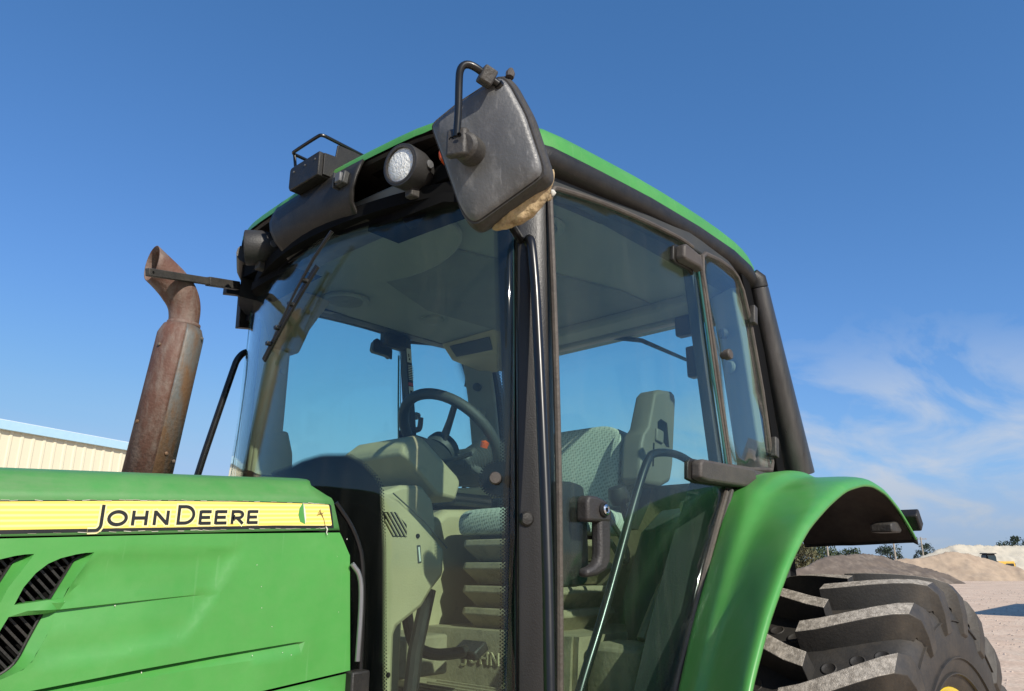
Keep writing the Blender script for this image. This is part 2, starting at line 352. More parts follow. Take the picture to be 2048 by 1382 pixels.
# ================================================================== SETTING
def ground_mat():
    m = mat('gravel_ground', (0.62, 0.455, 0.33), 0.95, var=0.18, scale=0.35, bump=0.0, col2=(0.66, 0.52, 0.39), mask=(0.4, 0.62), mscale=1.3, spec=0.1)
    t = m.node_tree; N = t.nodes; K = t.links.new; b = N['Principled BSDF']
    co = N.new('ShaderNodeTexCoord'); v = N.new('ShaderNodeTexNoise'); v.inputs['Scale'].default_value = 9; v.inputs['Detail'].default_value = 8; v.inputs['Roughness'].default_value = 0.8; K(co.outputs['Object'], v.inputs['Vector'])
    src = b.inputs['Base Color'].links[0].from_socket
    mr = N.new('ShaderNodeMapRange'); mr.inputs[1].default_value = 0.3; mr.inputs[2].default_value = 0.7; mr.inputs[3].default_value = 0.55; mr.inputs[4].default_value = 1.32; K(v.outputs[0], mr.inputs[0])
    mx = N.new('ShaderNodeMix'); mx.data_type = 'RGBA'; mx.blend_type = 'MULTIPLY'; mx.inputs[0].default_value = 1; K(src, mx.inputs[6]); K(mr.outputs[0], mx.inputs[7]); K(mx.outputs[2], b.inputs['Base Color'])
    bp = N.new('ShaderNodeBump'); bp.inputs['Strength'].default_value = 0.06; bp.inputs['Distance'].default_value = 0.02; K(v.outputs[0], bp.inputs['Height']); K(bp.outputs[0], b.inputs['Normal'])
    return m
g = G(); g.grid(lambda u, v: V(-1500 + 3000 * u, -1500 + 3000 * v, 0), 4, 4)
tag(obj('ground', g, ground_mat(), smooth=False), kind='structure')

STONE = mat('loose_stone', (0.42, 0.33, 0.26), 0.9, var=0.5, scale=0.8)
g = G(); rnd = random.Random(4)
for k in range(2600):
    d_ = 7 + 60 * rnd.random() ** 1.6; a_ = R(42 - rnd.uniform(20, 46)); x = CAM.x + d_ * math.cos(a_); y = CAM.y + d_ * math.sin(a_)
    if x < 4: continue
    r_ = rnd.uniform(.012, .035) * (1 + d_ / 45); q = rnd.uniform(0, 6.28)
    P = [V(x + r_ * math.cos(q + j * 1.2566) * rnd.uniform(.7, 1.2), y + r_ * math.sin(q + j * 1.2566) * rnd.uniform(.7, 1.2), -.004) for j in range(5)]
    T_ = V(x + rnd.uniform(-.3, .3) * r_, y + rnd.uniform(-.3, .3) * r_, r_ * rnd.uniform(.4, .8)); g.add(P + [T_], [(j, (j + 1) % 5, 5) for j in range(5)])
tag(obj('gravel_stones', g, STONE, smooth=False, fixn=False), 'scattered loose stones over the gravel yard behind the tractor', 'gravel', kind='stuff')
def noise2(x, y, s=0):
    from mathutils import noise
    return noise.noise(V(x, y, s * 7.31))
def pile(name, pts, base_r, m, label, seed, rough=0.25):
    """heap of loose material along a ridge of (x, y, height); a mound with talus slopes"""
    cx = sum(p[0] for p in pts) / len(pts); cy = sum(p[1] for p in pts) / len(pts)
    x0 = min(p[0] for p in pts) - base_r - 3; x1 = max(p[0] for p in pts) + base_r + 3
    y0 = min(p[1] for p in pts) - base_r - 3; y1 = max(p[1] for p in pts) + base_r + 3
    def h(x, y):
        best = -1.0
        for a, b in zip(pts, pts[1:]):
            d, t = dseg((x, y), a, b); H = a[2] + (b[2] - a[2]) * t
            best = max(best, H - d * 0.62)
        best += rough * 1.3 * noise2(x * .28, y * .28, seed) + rough * .6 * noise2(x * 1.1, y * 1.1, seed + 3) + rough * .3 * noise2(x * 2.6, y * 2.6, seed + 5) + rough * .16 * noise2(x * 6, y * 6, seed + 9)
        return best if best > 0 else -0.06
    n = 150
    g = G(); g.grid(lambda u, v: V(x0 + (x1 - x0) * u, y0 + (y1 - y0) * v, h(x0 + (x1 - x0) * u, y0 + (y1 - y0) * v)), n, n)
    o = obj(name, g, m, ang=60)
    return tag(o, label, 'gravel pile', 'gravel and sand piles in the yard')
DARKG = mat('dark_gravel', (0.125, 0.098, 0.076), 0.95, var=0.3, scale=1.2, bump=0.3, bscale=6, col2=(0.20, 0.165, 0.13), mask=(0.5, 0.75), mscale=0.6)
TANG = mat('tan_sand', (0.39, 0.295, 0.205), 0.95, var=0.2, scale=0.9, bump=0.5, bscale=5, col2=(0.32, 0.235, 0.165), mask=(0.5, 0.72), mscale=0.5)
WHITEG = mat('white_limestone', (0.50, 0.45, 0.35), 0.95, var=0.16, scale=0.6, bump=0.5, bscale=4, col2=(0.5, 0.44, 0.34), mask=(0.5, 0.7), mscale=0.3)
pile('gravel_pile', [(69.5, 27.5, 0.8), (74.7, 25.7, 2.35), (78.4, 24.7, 2.85), (82.8, 22.7, 2.8), (85.2, 20.1, 1.9), (86.3, 17.6, 0.8)], 5, DARKG, 'dark grey gravel pile right behind the big tyre', 1)
pile('gravel_pile', [(101.0, 29.0, 1.6), (103.4, 25.3, 2.5), (105.8, 22.6, 3.1), (107.5, 20.8, 3.3), (109.1, 18.9, 2.9), (109.9, 15.5, 1.6), (110.5, 12.5, 0.5)], 6, TANG, 'tan sand pile in front of the yellow loader', 2)
pile('gravel_pile', [(163, 41, 2.4), (165.8, 38.2, 4.0), (169.4, 34.2, 5.7), (174.3, 28.8, 5.6), (178.8, 23.7, 5.6), (184, 17, 4.8), (188, 10, 3.5)], 10, WHITEG, 'pale limestone pile rising behind the yellow loader', 3, 0.4)

# warehouse at the left, cream ribbed steel wall with a pale blue eave
WALL = mat('cream_steel_siding', (0.64, 0.59, 0.43), 0.45, var=0.04, scale=1.0, stretch=(1, 1, 0.2))
EAVE = mat('pale_blue_trim', (0.38, 0.60, 0.74), 0.4, var=0.05)
ROOFM = mat('white_steel_roof', (0.66, 0.70, 0.72), 0.4, var=0.05)
wh = empty('warehouse', (6.9, 24.9, 0), 'long cream ribbed steel warehouse with pale blue eave behind the rusty exhaust', 'warehouse')
A0 = V(6.9, 24.9, 0); D0 = (V(11.7, 26.75, 0) - V(6.9, 24.9, 0)).normalized(); NN = V(D0.y, -D0.x, 0)
if NN.dot(CAM - A0) < 0: NN = -NN
pitch = 0.372; HW = 5.70
prof = [(0, 0), (0.235, 0), (0.262, 0.03), (0.33, 0.03), (0.372, 0)]
gp = G()
for (a, ha), (b, hb) in zip(prof, prof[1:]):
    q = [D0 * a + NN * ha, D0 * b + NN * hb]
    gp.add([q[0], q[1], q[1] + V(0, 0, HW), q[0] + V(0, 0, HW)], [(0, 1, 2, 3)])
p0 = obj('wall_panel', gp, WALL, None, smooth=False)
NP0, NP1 = -40, 14
for k in range(NP0, NP1):
    o = p0 if k == NP0 else p0.copy()
    if k != NP0: COL.objects.link(o)
    o.parent = wh; o.location = D0 * (k * pitch)
S0 = A0 + D0 * (NP0 * pitch); S1 = A0 + D0 * (NP1 * pitch)
def pr_along(sec, m, name):
    g = G(); g.loft([[S0 + NN * a + V(0, 0, b) for a, b in sec], [S1 + NN * a + V(0, 0, b) for a, b in sec]]); return obj(name, g, m, wh, smooth=False)
pr_along([(0.04, HW - .06), (0.17, HW - .06), (0.22, HW + .20), (0.04, HW + .20)], EAVE, 'eave_gutter')
pr_along([(0.20, HW + .205), (-9.0, HW + 1.3), (-9.0, HW + 1.36), (0.20, HW + .22)], ROOFM, 'roof')
g = G(); g.add([S1, S1 - NN * 9, S1 - NN * 9 + V(0, 0, HW + 1.28), S1 + V(0, 0, HW + .1)], [(0, 1, 2, 3)]); obj('end_wall', g, WALL, wh, smooth=False, solid=.05)

# machine shed out at the right whose shadow crosses the yard
sh = empty('machine_shed', (37.5, -10.5, 0), 'grey steel machine shed whose shadow crosses the gravel yard', 'shed')
GREYS = mat('grey_siding', (0.4, 0.4, 0.39), 0.5)
g = G(); g.prism([(-6.2, 0), (6.2, 0), (6.2, 5.2), (0, 5.6), (-6.2, 5.2)], lambda u, v, w: (35.5 + (w - .5) * 10.2, -7.4 + u * .8, v)); obj('walls', g, GREYS, sh, smooth=False)

# vegetation
LEAFS = [mat('leaf_olive', (0.09, 0.085, 0.035), 0.7, var=0.4, scale=2), mat('leaf_green', (0.05, 0.075, 0.03), 0.7, var=0.4, scale=2), mat('leaf_dark', (0.025, 0.045, 0.025), 0.7, var=0.4, scale=2)]
BARK = mat('bark', (0.09, 0.07, 0.05), 0.9)
def tree(loc, h, r, label, kind, seed, group='trees beyond the yard', low=0.25):
    rnd = random.Random(seed)
    t = empty('tree', (loc[0], loc[1], 0), label, 'tree', group)
    x, y = loc[:2]
    g = G(); g.tube([(x, y, -.1), (x + .05 * h, y, h * .3), (x, y + .03 * h, h * .62), (x + .02 * h, y, h * .85)], [h * .035, h * .028, h * .018, h * .006], 8)
    for k in range(5):
        a = rnd.uniform(0, 6.28); z0 = h * rnd.uniform(.3, .6)
        g.tube([(x, y, z0), (x + math.cos(a) * r * .4, y + math.sin(a) * r * .4, z0 + h * .12), (x + math.cos(a) * r * .75, y + math.sin(a) * r * .75, z0 + h * .2)], [h * .014, h * .009, h * .004], 5)
    obj('trunk', g, BARK, t)
    g = G()
    clumps = []
    for k in range(26):
        a = rnd.uniform(0, 6.28); q = math.sqrt(rnd.random()); z = h * (low + (1 - low) * rnd.random() ** .8)
        w = r * (1.0 - abs((z / h - low) / (1 - low) - .4) * 1.0)
        clumps.append((x + math.cos(a) * q * w, y + math.sin(a) * q * w, z, r * rnd.uniform(.18, .36)))
    for cx, cy, cz, cr in clumps:
        for _ in range(60):
            d = V(rnd.gauss(0, 1), rnd.gauss(0, 1), rnd.gauss(0, .7)); d.normalize(); d *= cr * rnd.uniform(.5, 1.1)
            p = V(cx, cy, min(cz, h) + 0) + d; s = r * rnd.uniform(.03, .07) + .03
            e = Euler((rnd.uniform(0, 6.3), rnd.uniform(0, 6.3), rnd.uniform(0, 6.3))).to_matrix()
            g.add([p + e @ V(-s, 0, 0), p + e @ V(0, -s * .6, s * .2), p + e @ V(s, 0, 0), p + e @ V(0, s * .6, s * .2)], [(0, 1, 2, 3)])
    obj('crown', g, LEAFS[kind], t, smooth=False, fixn=False)
TR = [((81, 33.0), 4.0, 2.6, 'olive tree with its crown just under the fender tip beside the wire fence', 0), ((86.5, 33.0), 4.6, 2.7, 'brownish olive tree left of the first utility pole', 0), ((91, 34.2), 4.3, 2.4, 'low olive tree close behind the first utility pole', 0),
      ((160, 57.5), 5.6, 4.5, 'wispy grey green bush line tree above the dark pile crest', 1), ((166, 53.5), 5.0, 3.6, 'wispy low tree at the middle of the dark pile crest', 1),
      ((193, 52.7), 6.6, 3.6, 'round dark green tree behind the middle utility pole', 2), ((211.5, 50.2), 6.6, 3.0, 'small dark tree beside the pole with a crossarm', 2),
      ((236, 35.1), 8.4, 4.6, 'dark tree peeping over the pale limestone pile', 2), ((240, 30.5), 8.0, 4.4, 'dark tree farthest right over the pale limestone pile', 2)]
for i, (l, h, r, lab, k) in enumerate(TR): tree(l, h, r, lab, k, 20 + i)

POLEM = mat('weathered_pole_wood', (0.33, 0.29, 0.23), 0.9, var=0.2)
def pole(x, y, h, label, arm=False, r=.14):
    t = empty('utility_pole', (x, y, 0), label, 'utility pole', 'utility poles along the far road')
    g = G(); g.tube([(x, y, -.2), (x, y, h)], [r, r * .75], 8); obj('pole', g, POLEM, t)
    if arm:
        g = G(); g.box((x, y, h - .5), (.14, 2.6, .16), Euler((0, 0, R(20)))); obj('crossarm', g, POLEM, t, smooth=False)
        for k in (-1.1, -.4, .4, 1.1):
            g = G(); g.lathe([(.06, 0), (.08, .1), (.03, .2)], (x - k * .34, y + k * .94, h - .42), (0, 0, 1), 8); obj('insulator', g, GREYS, t)
pole(96.7, 32.7, 5.0, 'plain light pole in front of the olive trees')
pole(150.7, 40.0, 6.6, 'plain pole in front of the round dark tree', r=.2)
pole(209.2, 49.8, 8.6, 'utility pole with a wooden crossarm', True, r=.22)
FENM = mat('galvanised_fence', (0.45, 0.43, 0.38), 0.6)
fe = empty('wire_fence', (78.7, 30.3, 0), 'low wire fence with pale posts below the olive trees', 'fence')
fp0 = V(76.0, 30.3, 0); fp1 = V(92.0, 31.8, 0)
for k in range(9):
    p = fp0.lerp(fp1, k / 8); g = G(); g.tube([p, p + V(0, 0, 1.35)], .06, 6); obj('post', g, FENM, fe)
for z in (.35, .8, 1.25):
    g = G(); g.tube([fp0 + V(0, 0, z), fp1 + V(0, 0, z)], .018, 5); obj('wire', g, FENM, fe)

# wheel loader behind the tan pile
def loader():
    LY = mat('loader_yellow', (0.62, 0.36, 0.03), 0.45, var=0.1); LG = mat('loader_glass', (0.03, 0.045, 0.05), 0.08)
    o = V(125.7, 20.5, 0); t = empty('wheel_loader', o, 'yellow wheel loader parked behind the tan sand pile', 'wheel loader')
    ax = rt.copy()          # the machine faces across the view: cab at the left end, engine at the right
    ay = V(-ax.y, ax.x, 0)
    def T(u, v, z): return o + ax * u * .82 + ay * v + V(0, 0, z * .98)
    def bx(name, u0, u1, v0, v1, z0, z1, m, inset=0.0, bevel=.05, par=t):
        g = G(); g.loft([[T(u0, v0, z0), T(u1, v0, z0), T(u1, v1, z0), T(u0, v1, z0)], [T(u0 + inset, v0 + inset, z1), T(u1 - inset, v0 + inset, z1), T(u1 - inset, v1 - inset, z1), T(u0 + inset, v1 - inset, z1)]]); return obj(name, g, m, par, bevel=bevel)
    b = bx('engine_hood', 0.3, 3.3, -.9, .9, 1.1, 2.35, LY, .12)
    bx('grille', 3.3, 3.36, -.7, .7, 1.2, 2.1, VOID, par=b); bx('side_vent', 1.6, 2.9, -.93, -.9, 1.5, 2.05, BLK, par=b)
    c = bx('cab', -1.3, .3, -.75, .75, 1.5, 3.35, BLK, .12)
    bx('window', -1.2, .2, -.80, -.76, 2.2, 3.15, LG, 0.02, par=c); bx('windshield', -1.36, -1.3, -.6, .6, 2.1, 3.2, LG, .02, par=c); bx('roof', -1.4, .4, -.85, .85, 3.35, 3.5, BLK, .05, par=c)
    bx('chassis', -3.0, 3.2, -.5, .5, .7, 1.25, LY)
    g = G(); g.tube([T(1.0, .4, 2.3), T(1.0, .4, 3.0)], .07, 8); obj('exhaust', g, BLK, t)
    for u in (-2.2, 1.9):
        for v in (-1.05, 1.05):
            g = G(); g.lathe([(.3, -.3), (.74, -.28), (.8, -.2), (.8, .2), (.74, .28), (.3, .3)], T(u, v, .8), ay, 20); w = obj('wheel', g, TYRE, t)
            g = G(); g.lathe([(.05, -.31), (.4, -.25), (.4, .25), (.05, .31)], T(u, v, .8), ay, 14); obj('rim', g, LY, w)
    g = G(); g.loft([[T(-1.3, v, 1.6), T(-1.3, v, 1.9), T(-3.4, v, 1.0), T(-3.4, v, .7)] for v in (-.5, -.35)]); obj('lift_arm', g, LY, t)
    g = G(); g.loft([[T(-1.3, v, 1.6), T(-1.3, v, 1.9), T(-3.4, v, 1.0), T(-3.4, v, .7)] for v in (.35, .5)]); obj('lift_arm', g, LY, t)
    g = G(); g.loft([[T(-3.4, v, .1), T(-3.3, v, 1.1), T(-3.7, v, 1.2), T(-3.6, v, .25), T(-4.4, v, .1)] for v in (-1.3, 1.3)]); obj('bucket', g, LY, t)
loader()

# ================================================================== TRACTOR
TR_ = empty('tractor', (2.0, 0, 0), 'green farm tractor with glass cab, yellow hood stripe and rusty exhaust stack', 'tractor')

# ---------------- hood
YB = -0.40
hood = None
g = G()
def slope(x): return 0.05 * (x - 1.0)
# cross section (y, z at x = 1.0) from the decal strip over the shoulder to the centre line
sec = [(-.400, 1.7375), (-.400, 1.745), (-.4005, 1.800), (-.3995, 1.8075), (-.396, 1.813), (-.376, 1.834), (-.362, 1.845), (-.345, 1.8505), (-.30, 1.857), (-.15, 1.872), (0, 1.876)]
full = sec + [(-y, z) for y, z in sec[-2::-1]]
def rearx(y, z):    # the rear edge of the top cover steps forward towards the top
    K_ = [(1.738, 1.018), (1.80, .996), (1.808, .990), (1.818, .968), (1.834, .950), (1.845, .955), (1.856, .962), (1.88, .965)]
    for (a, b), (c, d) in zip(K_, K_[1:]):
        if z <= c: return b + (d - b) * max(0, (z - a)) / (c - a)
    return K_[-1][1]
xs = [-1.45, -1.4, -1.2, -.8, -.4, 0, .3, .5, .7, .85, .94, 1]
rings = []
for k, x in enumerate(xs):
    nose = 1.0 if x > -1.25 else (0.93 if x > -1.41 else .7)
    rings.append([V(x if x < 1 else rearx(y, z), y * nose, z + slope(x) - (1 - nose) * .4 - (0.0 if x > -.8 else .03)) for y, z in full])
g.loft(rings, caps=False, closed=False)
hood = obj('hood', g, GREENM, TR_, ang=50, solid=.004)

def hood_panel():
    out = [(-.2, 1.676), (.364, 1.7025), (.687, 1.7195), (1.0185, 1.7325), (1.026, 1.722), (1.050, 1.683), (1.0605, 1.55), (1.069, 1.441), (.869, 1.4235), (.60, 1.398), (.30, 1.368), (-.2, 1.31)]
    fl_up = [(.509, 1.683), (.493, 1.653), (.480, 1.630), (.473, 1.608)]; ve_up = [(.503, 1.6805), (.486, 1.669), (.473, 1.638), (.459, 1.606)]
    fl_lo = [(.465, 1.586), (.458, 1.551), (.450, 1.530), (.441, 1.512), (.430, 1.501), (.408, 1.492), (.394, 1.487)]; ve_lo = [(.452, 1.584), (.444, 1.563), (.436, 1.541), (.429, 1.519), (.422, 1.506), (.410, 1.496), (.394, 1.488)]
    lf_up = [(.473, 1.608), (.449, 1.606), (.401, 1.600), (.410, 1.627), (.424, 1.649), (.440, 1.664), (.458, 1.673), (.481, 1.6795), (.495, 1.682), (.509, 1.683)]
    lf_lo = [(.394, 1.487), (.384, 1.492), (.379, 1.505), (.381, 1.523), (.388, 1.562), (.396, 1.582), (.446, 1.584), (.465, 1.586)]
    dx = -.092
    def shift(L_, k): return [(x + dx * k, z + dx * k * .05 + (.001 if k else 0)) for x, z in L_]
    vents = []; groups = []
    for k in (0, 1, 2):
        for fl, ve, lf in ((fl_up, ve_up, lf_up), (fl_lo, ve_lo, lf_lo)):
            fl, ve, lf = shift(fl, k), shift(ve, k), shift(lf, k)
            vents.append(fl[:-1] + lf[:-1]); groups.append((fl, ve, lf))
    c1 = [(.30, 1.451), (.444, 1.468), (.610, 1.484), (.754, 1.496), (.949, 1.5095)]
    c1b = [(x, z - .0016 - .004 * (.949 - x)) for x, z in c1]
    c1e = [(.949, 1.509), (.941, 1.486)]
    c2 = [(.30, 1.443), (.509, 1.461), (.718, 1.476), (.941, 1.486)]
    ml = [(.470, 1.5905), (.594, 1.600), (.748, 1.611)]; mlb = [(x, z - .0022) for x, z in ml]
    mt = [(.4760, 1.6095), (.60, 1.618), (.742, 1.625)]
    upl = [(.509, 1.683), (.65, 1.691), (.792, 1.698)]
    fac = [(.792, 1.698), (.758, 1.629), (.725, 1.569), (.693, 1.525)]
    facb = [(.693, 1.525), (.574, 1.507), (.44, 1.498)]
    reg = [(.509, 1.683), (.792, 1.698), (.693, 1.525), (.574, 1.507), (.44, 1.498), (.46, 1.59)]
    def interp(L_, x):
        for a, b in zip(L_, L_[1:]):
            if a[0] <= x <= b[0]: return a[1] + (b[1] - a[1]) * (x - a[0]) / (b[0] - a[0])
        return None
    def h(x, z):
        d = 0.0
        if inside((x, z), reg):
            e = min(dline((x, z), upl), dline((x, z), fac), dline((x, z), facb)); d += 0.0055 * min(1, e / .022)
        zl = interp([(.380, 1.5800)] + ml, x); zt = interp([(.380, 1.5975)] + mt, x)
        if zl is not None and zt is not None:
            k = max(0, 1 - max(0, x - .40) / .35) * min(1, max(0, (x - .385) / .05))
            if zl - .0011 < z <= zt + .0001: d -= 0.0035 * k * min(1, (zt - z) / max(1e-4, zt - zl) + .25)
            elif z <= zl - .0011: d += 0.008 * k * max(0, 1 - (zl - z) / .035)
        zc = interp(c1, x); z2 = interp(c2, x)
        if zc is not None and z2 is not None and z2 < z < zc - .0008:
            k = min(1, (.949 - x) / .05); d += 0.021 * ((z - z2) / (zc - z2)) * min(1, .35 + (.95 - x) * 1.6)
        return d
    lines = [resample(l, .02) for l in (c1, c1b, c1e, c2, ml, mlb, mt, upl, fac, facb)]
    P, F = cdt(out, vents, lines, .011)
    def Y(x, z): return YB + h(x, z)
    g = G(); g.add([V(x, Y(x, z), z) for x, z in P], F)
    pan = obj('side_panel', g, GREEN, hood, ang=28)
    g = G(); g.box((.30, YB + .075, 1.58), (.48, .004, .26)); obj('radiator_screen', g, VOID, hood, smooth=False)
    for fl, ve, lf in groups:
        # turned-in rim on the open side, slanted flange on the rear side
        g = G(); g.loft([[V(x, Y(x, z) + .0001, z) for x, z in lf], [V(x, YB + .036, z) for x, z in lf]], caps=False, closed=False); obj('vent_rim', g, GREEN, hood, ang=40)
        n = 16
        def at(L_, t):
            ds = [math.dist(a, b) for a, b in zip(L_, L_[1:])]; q = t * sum(ds)
            for (a, b), d in zip(zip(L_, L_[1:]), ds):
                if q <= d + 1e-9: return (a[0] + (b[0] - a[0]) * q / d, a[1] + (b[1] - a[1]) * q / d)
                q -= d
            return L_[-1]
        A = [at(fl, k / n) for k in range(n + 1)]; B_ = [at(ve, k / n) for k in range(n + 1)]
        g = G(); g.loft([[V(x, Y(x, z) + .0002, z) for x, z in A], [V(x, YB + .018, z) for x, z in B_], [V(x - .001, YB + .036, z) for x, z in B_]], caps=False, closed=False); obj('vent_flange', g, GREEN, hood, ang=25)
        ve_ = ve + lf[1:-1]
        g = G(); g.tube([V(x - .0025, YB + .0215, z) for x, z in B_], .0026, 6); obj('vent_frame', g, BLK, hood)
        ks = [x + z for x, z in ve_]; q_ = min(ks) + .006
        while q_ < max(ks):
            hits = []
            for a, b in zip(ve_, ve_[1:] + ve_[:1]):
                fa, fb = a[0] + a[1] - q_, b[0] + b[1] - q_
                if fa * fb < 0:
                    t = fa / (fa - fb); hits.append((a[0] + (b[0] - a[0]) * t, a[1] + (b[1] - a[1]) * t))
            hits.sort()
            for a, b in zip(hits[::2], hits[1::2]):
                if math.dist(a, b) < .006: continue
                g = G(); d = V(b[0] - a[0], 0, b[1] - a[1]).normalized(); n_ = V(-d.z, 0, d.x) * .0019
                A_, B2 = V(a[0], 0, a[1]), V(b[0], 0, b[1])
                yo, yi = V(0, YB + .022, 0), V(0, YB + .032, 0)
                g.loft([[A_ + n_ + yo, A_ - n_ + yo, A_ - n_ + yi, A_ + n_ + yi], [B2 + n_ + yo, B2 - n_ + yo, B2 - n_ + yi, B2 + n_ + yi]]); obj('slat', g, BLK, hood, smooth=False)
            q_ += .0168
    # lower panel below the split
    g = G(); lo = [(-.2, 1.305), (.30, 1.362), (.60, 1.3925), (.869, 1.418), (1.067, 1.4355), (1.066, 1.2), (-.2, 1.1)]
    P, F = cdt(lo, (), (), .05); g.add([V(x, YB + .002, z) for x, z in P], F); obj('lower_panel', g, GREEN, hood, solid=.004)
    g = G(); g.box((.2, 0, 1.0), (2.6, .74, .5)); obj('engine_block', g, VOID, TR_, smooth=False)
    # backing so no light shows through the panel gaps
    g = G(); g.add([V(-.2, YB + .012, 1.2), V(1.055, YB + .012, 1.2), V(1.05, YB + .012, 1.66), V(.99, YB + .012, 1.80), V(-.2, YB + .012, 1.74)], [(0, 1, 2, 3, 4)])
    return pan
hood_panel()
g = G(); g.box((.42, 0, 1.53), (1.02, .60, .58)); obj('engine_cover', g, VOID, hood, smooth=False)
g = G(); g.loft([[V(x, y, z) for y, z in ((-.398, 1.2), (-.40, 1.68), (-.37, 1.78), (.37, 1.78), (.40, 1.68), (.398, 1.2))] for x in (-1.3, -.2)]); obj('nose_panel', g, GREEN, hood)
# right-hand side panel (far side)
g = G(); g.add([V(-.2, .40, 1.2), V(1.06, .40, 1.2), V(1.06, .40, 1.55), V(1.02, .40, 1.73), V(-.2, .40, 1.67)], [(0, 1, 2, 3, 4)]); obj('side_panel', g, GREEN, hood, solid=.004)

# ---------------- hood decal
def flat(name, poly, m, off, parent=hood):
    g = G(); g.prism(poly, lambda x, z, w: (x, YB - .0008 - off + (0 if w else .0006), z)); return obj(name, g, m, parent, smooth=False)
dt_ = [(-.9, 1.700), (-.3, 1.731), (.05, 1.748), (.354, 1.7625), (.548, 1.7755), (.75, 1.7865), (.915, 1.7925), (.986, 1.7935)]
db_ = [(1.0015, 1.7415), (.855, 1.7355), (.577, 1.7215), (.363, 1.7095), (.05, 1.693), (-.3, 1.675), (-.9, 1.644)]
flat('decal_border', dt_ + [(.9905, 1.79), (1.0015, 1.7415)] + db_[1:], INK, .0000)
yt = [(x, z - .0018) for x, z in dt_[:-1]] + [(.982, 1.7918), (.9845, 1.789), (.995, 1.7495), (.9935, 1.7468)]
yb = [(.855, 1.7420), (.636, 1.7300), (.362, 1.7160), (.05, 1.700), (-.3, 1.682), (-.9, 1.651)]
ym = mat('decal_striped_yellow', (0.80, 0.62, 0.10), 0.42, var=0.03)
t = ym.node_tree; N = t.nodes; K = t.links.new; b = N['Principled BSDF']
co = N.new('ShaderNodeTexCoord'); sp = N.new('ShaderNodeSeparateXYZ'); K(co.outputs['Object'], sp.inputs[0])
ma = N.new('ShaderNodeMath'); ma.operation = 'MULTIPLY_ADD'; K(sp.outputs[0], ma.inputs[0]); ma.inputs[1].default_value = -0.055; K(sp.outputs[2], ma.inputs[2])
mb = N.new('ShaderNodeMath'); mb.operation = 'MULTIPLY'; K(ma.outputs[0], mb.inputs[0]); mb.inputs[1].default_value = 2 * math.pi / .0085
mc = N.new('ShaderNodeMath'); mc.operation = 'SINE'; K(mb.outputs[0], mc.inputs[0])
mr = N.new('ShaderNodeMapRange'); mr.inputs[1].default_value = -.5; mr.inputs[2].default_value = .9; K(mc.outputs[0], mr.inputs[0])
mxx = N.new('ShaderNodeMix'); mxx.data_type = 'RGBA'; K(mr.outputs[0], mxx.inputs[0]); mxx.inputs[6].default_value = (0.80, 0.62, 0.11, 1); mxx.inputs[7].default_value = (0.82, 0.69, 0.26, 1); K(mxx.outputs[2], b.inputs['Base Color'])
flat('decal_field', yt + yb, ym, .0007)
def ribbon(P, w, closed=False):
    """flat stroke polygon strip with mitred joints -> list of quads (2D)"""
    P = [p for i, p in enumerate(P) if i == 0 or math.dist(p, P[i - 1]) > 1e-6]
    n = len(P); A = []; B = []
    for i in range(n):
        p = Vector(P[i]); a = Vector(P[i - 1]) if (i > 0 or closed) else None; c = Vector(P[(i + 1) % n]) if (i < n - 1 or closed) else None
        d1 = (p - a).normalized() if a is not None else None; d2 = (c - p).normalized() if c is not None else None
        d1 = d1 or d2; d2 = d2 or d1
        n1 = Vector((-d1.y, d1.x)); n2 = Vector((-d2.y, d2.x)); m = (n1 + n2)
        m = n1 if m.length < 1e-3 else m.normalized(); k = w / 2 / max(.5, m.dot(n1))
        A.append(p + m * k); B.append(p - m * k)
    q = []
    for i in range(n if closed else n - 1):
        j = (i + 1) % n; q.append((A[i], A[j], B[j], B[i]))
    return q
def arc(cx, cy, rx, ry, a0, a1, n=14): return [(cx + rx * math.cos(R(a0 + (a1 - a0) * i / n)), cy + ry * math.sin(R(a0 + (a1 - a0) * i / n))) for i in range(n + 1)]
W_ = .16
def letter(ch):       # strokes in a box of height 1, widths as in the word mark
    return {'J': (.62, [([(.52, 1)] + [(.52, .12)] + arc(.30, .08, .22, .30, 0, -80, 7) + [(.02, -.22)], False)]),
            'O': (1.15, [(arc(.58, .5, .48, .43, 0, 360, 28)[:-1], True)]),
            'H': (.98, [([(.08, 0), (.08, 1)], False), ([(.9, 0), (.9, 1)], False), ([(.08, .5), (.9, .5)], False)]),
            'N': (.98, [([(.08, 0), (.08, 1)], False), ([(.08, .94), (.9, .06)], False), ([(.9, 0), (.9, 1)], False)]),
            'D': (1.0, [([(.08, .08), (.08, .92), (.42, .92)] + arc(.42, .5, .48, .42, 90, -90, 16) + [(.42, .08)], True)]),
            'E': (.78, [([(.08, 0), (.08, 1)], False), ([(.08, .92), (.76, .92)], False), ([(.08, .5), (.70, .5)], False), ([(.08, .08), (.78, .08)], False)]),
            'R': (.84, [([(.08, 0), (.08, .92), (.45, .92)] + arc(.45, .68, .30, .24, 90, -90, 10) + [(.08, .44)], False), ([(.40, .44), (.80, 0)], False)])}[ch]
word = [('J', .4905, .5160, 1), ('O', .5205, .5556, 0), ('H', .5630, .5905, 0), ('N', .6015, .6295, 0), ('D', .6450, .6802, 1), ('E', .6880, .7125, 0), ('E', .7195, .7450, 0), ('R', .7540, .7812, 0), ('E', .7885, .8125, 0)]
